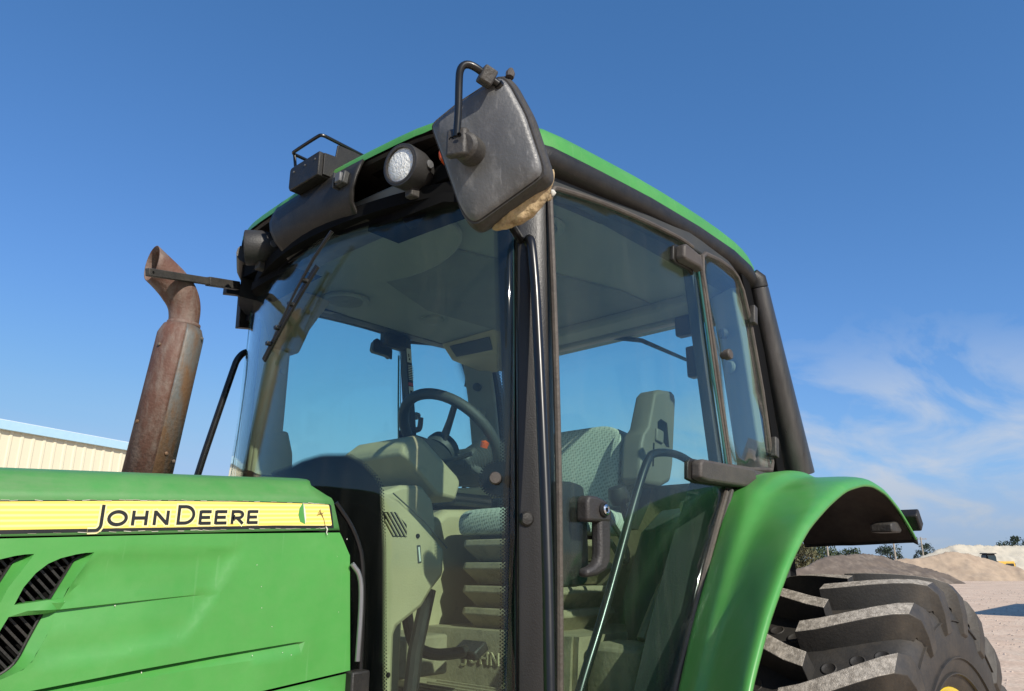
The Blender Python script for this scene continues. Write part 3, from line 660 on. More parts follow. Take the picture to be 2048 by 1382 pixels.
def wordmark(name, w, m, off):
    g = G(); ns_ = 0
    for ch, x0, x1, cap in word:
        bw, st = letter(ch); hgt = .0365 if cap else .0262
        zb = 1.7345 + .0535 * ((x0 + x1) / 2 - .645) + .0008
        for P, cl in st:
            pts = [(x0 + u / bw * (x1 - x0), zb + .053 * (u / bw - .5) * (x1 - x0) + v * hgt) for u, v in P]
            if w > .006 and not cl and len(pts) == 2:
                d = (Vector(pts[1]) - Vector(pts[0])).normalized() * .0028; pts = [tuple(Vector(pts[0]) - d), tuple(Vector(pts[1]) + d)]
            ns_ += 1
            for q in ribbon(pts, w, cl): g.add([V(a.x, YB - .0008 - off - .00002 * ns_, a.y) for a in q], [(0, 1, 2, 3)])
    return obj(name, g, m, hood, smooth=False, fixn=False)
wordmark('lettering_outline', .0118, PALEY, .0011)
wordmark('lettering', .0058, INK, .0022)
g = G(); lf = [(.917, 1.793), (.909, 1.780), (.9075, 1.766), (.913, 1.752), (.9265, 1.747)]
flat('leaf_mark', lf + [(.921, 1.77)], GREEN, .0012); flat('leaf_mark_edge', [(.917, 1.793), (.921, 1.77), (.9265, 1.747), (.9275, 1.760), (.9235, 1.778)], STICK, .0013)
rnd = random.Random(3)
g = G()
for base in (dt_, db_[::-1]):
    for a, b_ in zip(resample(base, .012), resample(base, .012)[1:]):
        if a[0] < .1 or a[0] > .97 or rnd.random() < .45: continue
        o1, o2 = rnd.uniform(-.001, .0012), rnd.uniform(-.001, .0012); th = rnd.uniform(.0004, .0013)
        g.add([V(a[0], YB - .0032, a[1] + o1), V(b_[0], YB - .0032, b_[1] + o2), V(b_[0], YB - .0026, b_[1] + o2 - th), V(a[0], YB - .0026, a[1] + o1 - th)], [(0, 1, 2, 3)])
tag(obj('peeling_edge', g, TORN, hood, smooth=False), kind='stuff')

g = G()
for pts in ([(.958, 1.778), (.966, 1.770), (.972, 1.760), (.977, 1.745)], [(.953, 1.768), (.962, 1.771), (.970, 1.774)], [(.960, 1.781), (.964, 1.772), (.968, 1.765)], [(.955, 1.774), (.969, 1.768)]):
    for q in ribbon(pts, .0011): g.add([V(a.x, YB - .0034 - .00005 * len(g.f), a.y) for a in q], [(0, 1, 2, 3)])
obj('decal_scuff', g, mat('scuff_brown', (0.16, 0.09, 0.02), .7), hood, smooth=False, fixn=False)
g = G(); g.tube([(.978, YB - .004, 1.744), (.981, YB - .006, 1.738), (.980, YB - .005, 1.731), (.982, YB - .007, 1.726)], [.0012, .0016, .001, .0006], 6); obj('peeled_strip', g, TORN, hood)
# dried specks on the hood
g = G(); rnd = random.Random(11)
for k in range(26):
    x, z = rnd.uniform(.45, 1.04), rnd.uniform(1.46, 1.72); r_ = rnd.uniform(.0005, .0012)
    g.add([V(x + r_ * math.cos(a), YB + .0105 - .0115 * (1 if x > .8 else .35) , z + r_ * 1.5 * math.sin(a)) for a in [k2 * 1.047 for k2 in range(6)]], [tuple(range(6))])
tag(obj('dirt_specks', g, TORN, hood, smooth=False, fixn=False), kind='stuff')

# ---------------- exhaust
ex = None
B0 = V(.979, .6, 1.90); B1 = V(1.031, .6, 2.425)
dr = (B1 - B0).normalized()
g = G(); L0 = (B1 - B0).length
# most of the shield is rust red, a strip on the rear side is grey
def shield(a0, a1, m, name, par):
    g = G(); g.lathe([(.0735, 0), (.0735, L0 - .02), (.071, L0 - .012), (.062, L0 + .012)], B0, dr, 30, False, a0, a1); return obj(name, g, m, par, solid=.002)
ex = shield(R(60), R(258), RUST, 'exhaust_stack', TR_)
shield(R(-102), R(60), RUSTG, 'heat_shield', ex)
el = smoothpath([(1.032, .6, 2.42), (1.034, .6, 2.485), (1.026, .6, 2.525), (1.005, .6, 2.56), (.970, .6, 2.592), (.925, .6, 2.622), (.84, .6, 2.675)], 2)
g = G(); g.tube(el, [.0485, .0485, .053, .0575, .0565, .055, .055], 32, False)
me = bpy.data.meshes.new('tmp'); me.from_pydata(g.v, [], g.f); bm = bmesh.new(); bm.from_mesh(me)
bmesh.ops.bisect_plane(bm, geom=bm.verts[:] + bm.edges[:] + bm.faces[:], plane_co=(.900, .6, 2.6), plane_no=(-1, 0, .06), clear_outer=True)
bm.verts.ensure_lookup_table(); bm.faces.ensure_lookup_table(); bm.verts.index_update()
g2 = G(); g2.v = [tuple(v.co) for v in bm.verts]; g2.f = [tuple(v.index for v in f.verts) for f in bm.faces]; bm.free()
obj('elbow', g2, RUST, ex, solid=.0025, ang=60)
g = G(); g.lathe([(.054, 0), (.054, .016)], (1.0335, .6, 2.437), (.05, 0, 1), 26, False); obj('clamp', g, RUST, ex, solid=.002)
for z, a in ((2.40, 50), (1.98, 50), (2.36, 200), (2.10, 190), (2.0, 280)):
    p = B0 + dr * (z - 1.9); n_ = V(math.cos(R(a)), -abs(math.sin(R(a))), 0); g = G(); g.lathe([(.006, 0), (.006, .005), (.003, .007)], p + n_ * .0735, n_, 8); obj('bolt', g, RUSTG, ex)

# ---------------- cab roof
def zside(x):     # arched roof edge along the side
    T_ = [(1.10, 2.806), (1.20, 2.775), (1.34, 2.742), (1.60, 2.762), (1.87, 2.783), (2.19, 2.796), (2.45, 2.794), (2.58, 2.778), (2.67, 2.752), (2.73, 2.725), (2.79, 2.70)]
    if x <= T_[0][0]: return T_[0][1]
    for a, b in zip(T_, T_[1:]):
        if x <= b[0]: return a[1] + (b[1] - a[1]) * (x - a[0]) / (b[0] - a[0])
    return T_[-1][1]
half = [(1.132, 0), (1.138, -.20), (1.152, -.42), (1.168, -.50), (1.195, -.58), (1.24, -.655), (1.30, -.715), (1.38, -.742), (1.60, -.748), (1.87, -.75), (2.19, -.75), (2.45, -.75), (2.58, -.748), (2.67, -.735), (2.73, -.70), (2.765, -.63), (2.785, -.50), (2.795, -.2), (2.795, 0)]
def edge(sc=1.0, dz=0.0, inx=0.0):
    P = []
    cx = 1.95
    for x, y in half:
        z = zside(x)
        if x < 1.36 and abs(y) < .60: z = 2.80 - 0.0 * abs(y)
        elif x < 1.36: z = 2.80 - (2.80 - 2.735) * min(1, max(0, (abs(y) - .56) / .17))
        P.append(V(cx + (x - cx) * sc, y * sc, z + (dz * (1 + .95 * min(1, max(0, (abs(y) - .5) / .2)) * max(0, 1 - dz / .1)) if dz > 0 else dz)))
    return P + [V(p.x, -p.y, p.z) for p in P[-2:0:-1]]
def ring_smooth(P): return chaikin(P, 1)
roof = None
g = G()
rs = [edge(1.0, 0), edge(.999, .016), edge(.992, .028), edge(.975, .040), edge(.90, .062), edge(.7, .090), edge(.4, .108), edge(.1, .115)]
rs_ = [ring_smooth(r_) for r_ in rs]; g.loft(rs_, caps=False); g.add(rs_[-1], [tuple(range(len(rs_[-1])))]); roof = obj('cab_roof', g, GREEN, TR_, ang=40)
g = G(); g.loft([ring_smooth(edge(.996, -.001)), ring_smooth(edge(.985, -.012)), ring_smooth(edge(.5, -.012))]); obj('roof_underside', g, BLK, roof, ang=30)
# black fascia under the green cap, along both sides and the back
def fascia(side):
    rings = []
    pts = [p for p in half if p[0] >= 1.20 and p[1] < -.35] if side < 0 else None
    for x, y in [p for p in half if p[0] > 1.19 and p[1] < -.3]:
        i = half.index((x, y)); a = half[i - 1]; b = half[min(i + 1, len(half) - 1)]
        tx, ty = b[0] - a[0], b[1] - a[1]; l = math.hypot(tx, ty); nx, ny = ty / l, -tx / l   # outward
        z = zside(x) if x > 1.36 else 2.80 - (2.80 - 2.735) * min(1, max(0, (abs(y) - .56) / .17))
        S = [(-.02, 0.0), (.002, -.002), (.010, -.014), (.013, -.030), (.010, -.046), (.0, -.058), (-.02, -.066), (-.05, -.070), (-.052, -.085), (-.075, -.10), (-.10, -.10), (-.10, 0.0)]
        rings.append([V(x + nx * o, (y + ny * o) * (1 if side < 0 else -1), z + dz) for o, dz in S])
    g = G(); g.loft(rings, True); return obj('roof_fascia', g, BLK, roof, ang=40)
fascia(-1); fascia(1)
# grille strip under the rear side fascia
g = G()
for k in range(7):
    z = -.060 - k * .0058
    g.add([V(x, -.728 + k * .0018 + d, zside(x) + z + e) for x in (2.16, 2.28, 2.40, 2.52) for d, e in ((-.006, 0), (0, -.002))], [(2 * i, 2 * i + 2, 2 * i + 3, 2 * i + 1) for i in range(3)])
tag(obj('intake_grille', g, CHARD, roof, smooth=False, solid=.001), kind='stuff')

# front visor with the two lamp pockets
def vis(u, v):
    pass
def visx(y): return 1.132 + .10 * y * y
g = G()
VP = [(.0, 2.800), (-.012, 2.775), (-.022, 2.74), (-.022, 2.705), (-.010, 2.67), (.012, 2.645), (.045, 2.628), (.075, 2.622), (.16, 2.640)]
def visring(y):
    return [V(visx(y) + a + .0, y, z) for a, z in VP]
ys = [i / 20 * .205 for i in range(-20, 21)]
# the pocket edges curve: the bulge is narrower at the top than below
def ycurve(s, k):
    w = [.232, .236, .234, .222, .208, .200, .215, .26, .40][k]
    return s * w
g.loft([[V(visx(ycurve(s, k)) + a, ycurve(s, k), z) for k, (a, z) in enumerate(VP)] for s in [i / 12 for i in range(-12, 13)]], False, False)
vz = obj('visor', g, BLK, roof, ang=50, solid=.008, soff=0)
for s in (-1, 1):      # pocket shell: top ledge, back wall, floor; and the corner cheek beside it
    rr = []
    for y in (.20, .26, .34, .42, .50, .565, .60):
        x = visx(y); e = max(0, (y - .50) / .1)
        rr.append([V(x + .004 + .06 * e, s * y, 2.797), V(x + .03 + .06 * e, s * y, 2.792), V(x + .14 + .03 * e, s * y, 2.775), V(x + .15 + .03 * e, s * y, 2.70), V(x + .10 + .05 * e, s * y, 2.645), V(x + .055 + .09 * e, s * y, 2.628), V(x + .055 + .09 * e, s * y, 2.60), V(x + .17, s * y, 2.60)])
    g = G(); g.loft(rr, False, False); obj('lamp_pocket', g, VOID, roof, ang=40)
    g = G(); g.loft([[V(1.215, s * .59, z), V(1.25, s * .655, z - .01), V(1.31, s * .71, z - .02), V(1.33, s * .68, z - .02), V(1.30, s * .58, z)] for z in (2.60, 2.77)]); obj('visor_cheek', g, BLK, roof, ang=40)
g = G()      # lip above the glass
g.loft([[V(1.300 - .155 * (1 - (y / .65) ** 2) + a, y, z) for a, z in ((-.012, 2.628), (-.012, 2.665), (.05, 2.68), (.05, 2.628))] for y in [i / 10 * .66 for i in range(-10, 11)]]); obj('glass_header', g, VOID, roof)
g = G(); g.prism([(1.175, -.30), (1.165, 0), (1.175, .30), (1.215, .46), (1.32, .50), (1.32, -.50), (1.215, -.46)], lambda x, y, w: (x, y, 2.658 + w * .012)); obj('header_plate', g, VOID, roof, smooth=False)
g = G(); g.box((1.30, 0, 2.70), (.16, 1.2, .05)); obj('header_beam', g, VOID, roof, smooth=False)

def lamp(y, yaw, label):
    ax = V(-math.cos(R(yaw)), math.sin(R(yaw)) * (-1), -.10).normalized()
    o = V(1.135, y, 2.712)
    g = G(); g.lathe([(.020, -.105), (.040, -.10), (.052, -.08), (.060, -.05), (.0615, .0), (.060, .006), (.053, .007), (.052, -.004), (.0, -.005)], o, ax, 36, False); l = obj('work_lamp', g, LAMPM, roof, ang=40)
    g = G(); g.lathe([(.053, -.002), (.046, .002), (.025, .006), (.0005, .0075)], o, ax, 32, True); obj('lens', g, LENS, l)
    g = G(); g.lathe([(.054, .0), (.054, .008), (.049, .008), (.049, .0)], o, ax, 36, False); obj('bezel', g, CHARD, l)
    g = G(); g.box(o - ax * .05 + V(.0, 0, -.068), (.03, .03, .03)); obj('bracket', g, CHARD, l, bevel=.004)
    g = G(); g.lathe([(.0, .0), (.012, .0), (.012, .004), (.0005, .005)], o - ax * .045 + V(.01, -.0605, 0), (0, -1, .0), 14); obj('boss', g, CHAR, l)
    return l
lamp(-.41, 8, ''); lamp(.41, -34, '')
g = G(); g.lathe([(.0, -.02), (.025, -.02), (.026, .0), (.022, .011), (.012, .017), (.0005, .019)], (1.196, -.530, 2.724), (-.85, -.5, 0), 24); ml = obj('marker_light', g, ORANGE, roof)
# bracket for a receiver on the front lip of the roof
bx_ = None
g = G(); g.prism([(-.075, 2.786), (.080, 2.786), (.088, 2.80), (.088, 2.862), (.080, 2.868), (-.075, 2.868)], lambda y, z, w: (1.085 + w * .05, y, z + .004)); bx_ = obj('receiver_bracket', g, BLK, roof, bevel=.004)
for y in (-.079, .083):
    g = G(); g.prism([(1.10, 2.795), (1.10, 2.868), (1.14, 2.872), (1.145, 2.915), (1.30, 2.925), (1.34, 2.90), (1.30, 2.84), (1.20, 2.80)], lambda x, z, w: (x, y + (w - .5) * .006, z)); obj('side_plate', g, BLK, bx_, smooth=False, bevel=.001)
g = G(); g.tube(smoothpath([(1.36, .083, 2.918), (1.12, .083, 2.925), (1.085, .083, 2.925), (1.083, .06, 2.925), (1.083, -.056, 2.925), (1.085, -.079, 2.925), (1.12, -.079, 2.925), (1.36, -.079, 2.918)], 2), .0055, 10); obj('guard_rail', g, BLKG, bx_)
g = G(); g.tube([(1.093, .083, 2.925), (1.105, .083, 2.86)], .005, 8); obj('rail_post', g, BLKG, bx_)
for y in (.062, -.055, 0.0):
    g = G(); g.lathe([(.0035, 0), (.0035, .002), (.001, .003)], (1.085, y, 2.85), (-1, 0, 0), 8); obj('bolt', g, CHAR, bx_)
g = G(); g.box((1.104, -.180, 2.742), (.02, .040, .042), Euler((0, R(8), 0))); cl_ = obj('wiring_connector', g, DGREY, roof, bevel=.004)
g = G(); g.box((1.091, -.180, 2.742), (.012, .026, .030)); obj('plug', g, CHAR, cl_, bevel=.003)
g = G(); g.box((1.098, -.156, 2.742), (.02, .006, .05)); obj('latch', g, DGREY, cl_, bevel=.001)

# ---------------- pillars and glass
def wsx(y, z):
    t = min(max((z - 1.9) / .7, 0), 1); return 1.30 - (.24 - .10 * t) * (1 - (y / .65) ** 2)
def sheet(name, poly, fn, m, parent, step=.06, th=.0045, nrm=None):
    P, F = cdt(poly, (), (), step); g = G(); g.add([V(*fn(a, b)) for a, b in P], F)
    o = obj(name, g, [m, GEDGE], parent, solid=th, ang=60, soff=0)
    o.modifiers['t'].material_offset_rim = 1
    return o
arch = [(-.405, 1.20), (-.403, 1.391), (-.387, 1.697), (-.373, 1.844), (-.359, 1.868), (-.324, 1.901), (-.277, 1.925), (-.198, 1.930), (-.129, 1.920), (-.075, 1.905), (0, 1.896)]
arch_full = arch + [(-y, z) for y, z in arch[-2::-1]]
wo_unused = [(-.650, 1.20)] + arch_full + [(.650, 1.20), (.650, 2.60), (.635, 2.637), (.30, 2.637), (0, 2.637), (-.30, 2.637), (-.635, 2.637), (-.650, 2.60)]
notch = [(-.36, 1.20), (-.36, 1.70), (-.30, 1.80), (0, 1.83), (.30, 1.80), (.36, 1.70), (.36, 1.20)]
wpoly = [(-.668, 1.20), (.668, 1.20), (.668, 2.60), (.650, 2.637), (0, 2.637), (-.650, 2.637), (-.668, 2.60)]
ws = sheet('windshield', wpoly, lambda y, z: (wsx(y, z), y, z), GLW, TR_, .05)
def band(a, b, off=.006):     # black printed border between two matching lines on the glass
    g = G(); P = [V(wsx(y, z) + off, y, z) for y, z in a]; Q = [V(wsx(y, z) + off, y, z) for y, z in b]
    g.loft([[p, q] for p, q in zip(P, Q)], False, False); return g
FRIT = mat('black_glass_print', (0.004, 0.004, 0.005), 0.6, spec=0.05)
fg = G()
def addg(h): fg.add(h.v, h.f)
ac = resample(arch_full, .03)
def scaled(p):
    y, z = p; s = -1 if y < 0 else 1
    return (max(-.36, min(.36, y * .88)), min(z - .10, 1.80) if z > 1.6 else z)
addg(band(ac, [(p[0] * .02, min(p[1], 1.2 + (p[1] - 1.2) * .5)) for p in ac]))
zz = [1.20 + i * .05 for i in range(29)]
def fin(z): return .650 - .022 * min(1, max(0, (z - 1.9) / .6))
for s in (-1, 1):
    addg(band([(s * .668, z) for z in zz], [(s * fin(z), z) for z in zz]))
addg(band([(y / 20 * .65, 2.637) for y in range(-20, 21)], [(y / 20 * .65, 2.615) for y in range(-20, 21)]))
# patch round the glass clamp
for s in (-1, 1):
    cyl = [(s * (.630) + .030 * math.cos(a / 12 * 6.283), 1.858 + .036 * math.sin(a / 12 * 6.283)) for a in range(12)]
    o_ = len(fg.v); fg.add([V(wsx(y, z) + .0064, y, z) for y, z in cyl], [tuple(range(12))])
# sensor patch at the top
cyl = [(-.38, 2.635), (-.325, 2.635), (-.335, 2.575), (-.36, 2.562), (-.385, 2.575)]; cyl = [(-.435, 2.635), (-.33, 2.635), (-.345, 2.59), (-.37, 2.556), (-.39, 2.556), (-.415, 2.59)]
fg.add([V(wsx(y, z) + .0064, y, z) for y, z in cyl], [tuple(range(len(cyl)))])
# dotted fade-out rows
def dot(y, z, r_):
    q = [(y - r_, z), (y, z - r_), (y + r_, z), (y, z + r_)]; fg.add([V(wsx(a, b) + .0066, a, b) for a, b in q], [(0, 1, 2, 3)])
dl = resample(arch, .0075)
for i, (y, z) in enumerate(dl[:-1]):
    a = Vector(dl[i]); b_ = Vector(dl[i + 1]); d = (b_ - a).normalized(); n_ = Vector((-d.y, d.x))
    for k, r_ in enumerate((.0041, .0032, .0024)):
        p = a + d * (.0038 if k % 2 else 0) + n_ * (.0003 + k * .0042); dot(p.x, p.y, r_)
for i in range(190):
    z = 1.21 + i * .0075; ya = -fin(z)
    for k, r_ in enumerate((.0042, .0034, .0027, .0021)):
        dot(ya + .0003 + k * .0042, z + (.0038 if k % 2 else 0), r_)
for i in range(40):
    a = i / 40 * 2 * math.pi
    for k, r_ in enumerate((.0036, .0028)): dot(-.630 + (.031 + k * .0045) * math.cos(a), 1.858 + (.037 + k * .0045) * math.sin(a), r_)
for i in range(90):
    y = -.60 + i * .0074; dot(y, 2.614, .0036)
fo_ = obj('printed_border', fg, FRIT, ws, smooth=True, fixn=False); tag(fo_, kind='stuff')
def knob_at(p, n_, r_=.0145, par=ws, m=HINGE):
    g = G(); g.lathe([(r_ * .8, -.004), (r_, .0), (r_, .012), (r_ * .85, .016), (.0005, .0165)], p, n_, 22); return obj('glass_clamp', g, m, par)
knob_at((wsx(-.63, 1.858) - .003, -.632, 1.858), (-.72, -.66, 0)); knob_at((wsx(.63, 1.858) - .003, .632, 1.858), (-.72, .66, 0))

def pillar(pts, z0, z1, m, name='pillar', lean=(0, 0)):
    g = G(); g.loft([[V(x + lean[0] * (z - 2), y + lean[1] * (z - 2), z) for x, y in pts] for z in (z0, z1)]); return g
body = None
def both(name, g, m, parent, **k):
    o = obj(name, g, m, parent, **k); obj(name, g.mirror(), m, parent, **k); return o
def one(name, g, m, parent, **k): return obj(name, g.mirror(), m, parent, **k)
ap = [(1.318, -.672), (1.322, -.680), (1.356, -.706), (1.362, -.711), (1.384, -.718), (1.418, -.704), (1.418, -.655), (1.335, -.645)]
both('front_pillar', pillar(ap, 1.1, 2.69, SATIN), SATIN, TR_, bevel=.003)
one('pillar_trim', pillar([(1.335, -.625), (1.345, -.648), (1.40, -.672), (1.455, -.660), (1.468, -.640), (1.45, -.605), (1.37, -.60)], 1.2, 2.66, BEIGE), BEIGE, TR_, bevel=.01)
g = G()       # swelling at the foot and head of the inner trim
for z, k in ((2.03, 1), ):
    pass
one('trim_foot', G().loft([[V(1.40 + a * s, -.632 + b_ * s, z) for a, b_ in ((-.05, .03), (-.05, -.03), (.09, -.03), (.085, .035))] for z, s in ((1.85, 1.15), (2.0, 1.15), (2.06, 1.1), (2.14, .85))]), BEIGE, TR_, bevel=.01)
one('trim_head', G().loft([[V(1.42 + a * s, -.635 + b_ * s, z) for a, b_ in ((-.06, .05), (-.06, -.03), (.07, -.03), (.07, .05))] for z, s in ((2.44, .9), (2.54, 1.3), (2.60, 1.7), (2.67, 2.2))]), BEIGED, TR_, bevel=.012)
g = G(); g.lathe([(.011, 0), (.011, .004), (.0005, .006)], (1.425, .598, 2.36), (-.3, -.95, 0), 18); obj('plug', g, BEIGE, TR_)
# bolts on the left pillar
for x, y, z in ((1.372, -.712, 1.80), (1.372, -.712, 1.73)):
    g = G(); g.lathe([(.012, 0), (.012, .006), (.008, .009), (.0005, .010)], (x, y, z), (.3, -.95, 0), 18); obj('bolt', g, BLKG, TR_)
g = G(); g.lathe([(.018, 0), (.018, .006), (.013, .012), (.0005, .013)], (1.332, -.684, 1.765), (-.55, -.83, 0), 20); obj('plug', g, BLK, TR_)
# hand rails beside the front pillars
rl = smoothpath([(1.345, -.675, 2.455), (1.332, -.700, 2.475), (1.325, -.714, 2.45), (1.321, -.728, 2.34), (1.314, -.740, 2.22), (1.298, -.762, 2.03), (1.267, -.801, 1.693), (1.232, -.831, 1.424), (1.21, -.85, 1.25)], 3)
obj('hand_rail', G().tube(rl, .0125, 14), BLKG, TR_)
rl = smoothpath([(1.400, .69, 2.452), (1.372, .715, 2.447), (1.325, .717, 2.440), (1.300, .720, 2.405), (1.293, .724, 2.37), (1.259, .745, 2.178), (1.226, .767, 1.985), (1.19, .80, 1.70), (1.15, .83, 1.4)], 3)
obj('hand_rail', G().tube(rl, .0125, 14), BLKG, TR_)

def doorp(x): return -.72 - .05 * (x - 1.4) / .8
dpoly = [(1.392, 1.20), (1.392, 1.394), (1.393, 1.93), (1.392, 2.55), (1.398, 2.615), (1.414, 2.632), (1.61, 2.662), (1.831, 2.676), (2.02, 2.680), (2.075, 2.672), (2.105, 2.645), (2.121, 2.598), (2.146, 2.250), (2.182, 1.949), (2.178, 1.92), (2.150, 1.877), (2.059, 1.741), (1.985, 1.62), (1.926, 1.518), (1.825, 1.351), (1.76, 1.20)]
def bulge(x, z):        # the pane curves in towards the foot
    return 0.0
dz_ = lambda x, z: (x, doorp(x) - .012 * math.sin(max(0, min(1, (z - 1.2) / 1.45)) * math.pi), z)
def door(side):
    f = lambda x, z: (dz_(x, z)[0], dz_(x, z)[1] * (1 if side < 0 else -1), z)
    d = sheet('door', dpoly, f, GL, TR_, .035, .005)
    def seal(pts, r_, m, name='seal', flat_=1.0, off=0.007):
        g = G(); g.tube([V(*f(x, z)) + V(0, side * off, 0) for x, z in [(p.x, p.y) for p in chaikin([(a, b, 0) for a, b in pts], 3, False)]], r_, 8, True, flat_); return obj(name, g, m, d)
    seal([(1.388, 1.20), (1.389, 1.60), (1.388, 2.0), (1.386, 2.60)], .0085, BROWN)
    seal([(1.388, 2.600), (1.40, 2.632), (1.415, 2.640), (1.61, 2.668), (1.831, 2.682), (2.02, 2.686), (2.085, 2.676)], .0075, BROWN)
    seal([(2.154, 1.878), (2.063, 1.741), (1.989, 1.62), (1.930, 1.518), (1.829, 1.351), (1.764, 1.20)], .0095, BROWN, 'lower_seal')
    seal([(2.178, 1.885), (2.083, 1.741), (2.009, 1.62), (1.950, 1.518), (1.849, 1.351), (1.784, 1.20)], .009, CHARD, 'lower_seal', 1, .010)
    seal([(2.112, 2.60), (2.136, 2.250), (2.172, 1.95)], .004, GEDGE, 'glass_edge', 1, .006)
    # hinge covers
    for zc, xa, xb, h_ in ((2.618, 1.962, 2.074, .062), (1.930, 1.966, 2.300, .066)):
        P = [(xa, zc - h_ * .38), (xa + .006, zc + h_ * .30), (xa + .022, zc + h_ * .48), (xb - .012, zc + h_ * .5 - .004 + (0 if xb > 2.2 else -.012)), (xb, zc + h_ * .40 - (0 if xb > 2.2 else .03)), (xb, zc - h_ * .5 + (.004 if xb > 2.2 else -.012)), (xb - .02, zc - h_ * .52), (xa + .12 * (xb - xa), zc - h_ * .5)]
        g = G(); g.prism(P, lambda x, z, w: (x, side * (-doorp(x) + .012 + w * .036), z)); obj('hinge_cover', g, HINGE, d, bevel=.009, bseg=3)
        Pb = [((x - (xa + xb) / 2) * 1.05 + (xa + xb) / 2 - .008, (z - zc) * 1.1 + zc) for x, z in P]
        g = G(); g.prism(Pb, lambda x, z, w: (x, side * (-doorp(x) + .002 + w * .013), z)); obj('hinge_gasket', g, BLK, d, bevel=.003)
    if side < 0:
        # handle
        g = G(); yo = lambda x, w: side * (-doorp(x) + w)
        g.prism([(1.458, 1.762), (1.458, 1.812), (1.468, 1.824), (1.500, 1.823), (1.538, 1.812), (1.552, 1.79), (1.548, 1.762)], lambda x, z, w: (x, yo(x, .010 + w * .036), z)); h_ = obj('handle', g, HANDLE, d, bevel=.010, bseg=3)
        g = G(); g.prism([(1.512, 1.80), (1.551, 1.80), (1.549, 1.72), (1.545, 1.672), (1.528, 1.650), (1.495, 1.638), (1.452, 1.634), (1.452, 1.654), (1.478, 1.660), (1.498, 1.671), (1.504, 1.69), (1.505, 1.755)], lambda x, z, w: (x, yo(x, .014 + w * .030), z)); obj('grip', g, HANDLE, h_, bevel=.0095, bseg=3)
        g = G(); g.lathe([(.0125, .0), (.0125, .012), (.009, .014), (.009, .012), (.0005, .012)], (1.518, yo(1.52, .044), 1.791), (0, -1, 0.05), 20); lk = obj('lock', g, CHROME, h_)
        g = G(); g.box((1.518, yo(1.52, .0575), 1.791), (.0028, .002, .010)); obj('key_slot', g, VOID, lk, smooth=False)
        g = G(); g.lathe([(.017, .0), (.018, .006), (.016, .010), (.0135, .010)], (1.518, yo(1.52, .042), 1.791), (0, -1, 0.05), 20, False); obj('lock_collar', g, BLK, h_)
        g = G(); g.prism(chaikin([(1.412, 1.63, 0), (1.412, 1.835, 0), (1.43, 1.86, 0), (1.50, 1.862, 0), (1.545, 1.85, 0), (1.548, 1.63, 0), (1.52, 1.612, 0), (1.43, 1.612, 0)], 1)and [(p.x, p.y) for p in chaikin([(1.412, 1.63, 0), (1.412, 1.835, 0), (1.43, 1.86, 0), (1.50, 1.862, 0), (1.545, 1.85, 0), (1.548, 1.63, 0), (1.52, 1.612, 0), (1.43, 1.612, 0)], 1)], lambda x, z, w: (x, -.705 + w * .045, z)); obj('latch_housing', g, BLK, d, bevel=.008)
        g = G(); g.tube(smoothpath([(1.50, -.655, 1.25), (1.56, -.655, 1.372), (1.674, -.655, 1.545), (1.836, -.655, 1.832), (1.92, -.655, 1.965), (1.962, -.655, 1.993), (2.10, -.655, 2.004), (2.19, -.67, 1.972), (2.21, -.74, 1.955)], 2), .0125, 14); obj('pull_bar', g, BLKG, d)
    return d
door(-1); door(1)
# rear quarter windows
def qp(x): return -.77 + .035 * (x - 2.2) / .45
qpoly = [(2.135, 2.60), (2.145, 2.655), (2.17, 2.672), (2.296, 2.690), (2.40, 2.693), (2.453, 2.680), (2.495, 2.64), (2.541, 2.540), (2.601, 2.283), (2.630, 2.03), (2.62, 1.998), (2.404, 1.979), (2.235, 1.971), (2.191, 2.258)]
for s in (-1, 1):
    f = lambda x, z: (x, qp(x) * -s, z)
    q = sheet('quarter_window', qpoly, f, GL, TR_, .08)
    g = G(); g.tube([V(*f(x, z)) for x, z in resample([(2.232, 1.965), (2.191, 2.258), (2.133, 2.60), (2.142, 2.660), (2.17, 2.679), (2.296, 2.697), (2.405, 2.700), (2.458, 2.686), (2.502, 2.645), (2.548, 2.54), (2.608, 2.283), (2.638, 2.02), (2.62, 1.992), (2.404, 1.972), (2.232, 1.965)], .05)], .009, 8); obj('seal', g, BROWN, q)
    for x, z in ((2.555, 2.56), (2.645, 2.075)):
        g = G(); g.box((x, s * (-qp(x) + .014), z), (.03, .022, .075), Euler((0, R(12), 0))); obj('latch', g, CHARD, q, bevel=.004)
    g = G(); g.lathe([(.013, 0), (.013, .012), (.018, .014), (.018, .030), (.015, .034), (.0005, .035)], (2.242, s * (-qp(2.25)), 2.335), (0, s, 0), 20); obj('knob', g, HINGE, q)
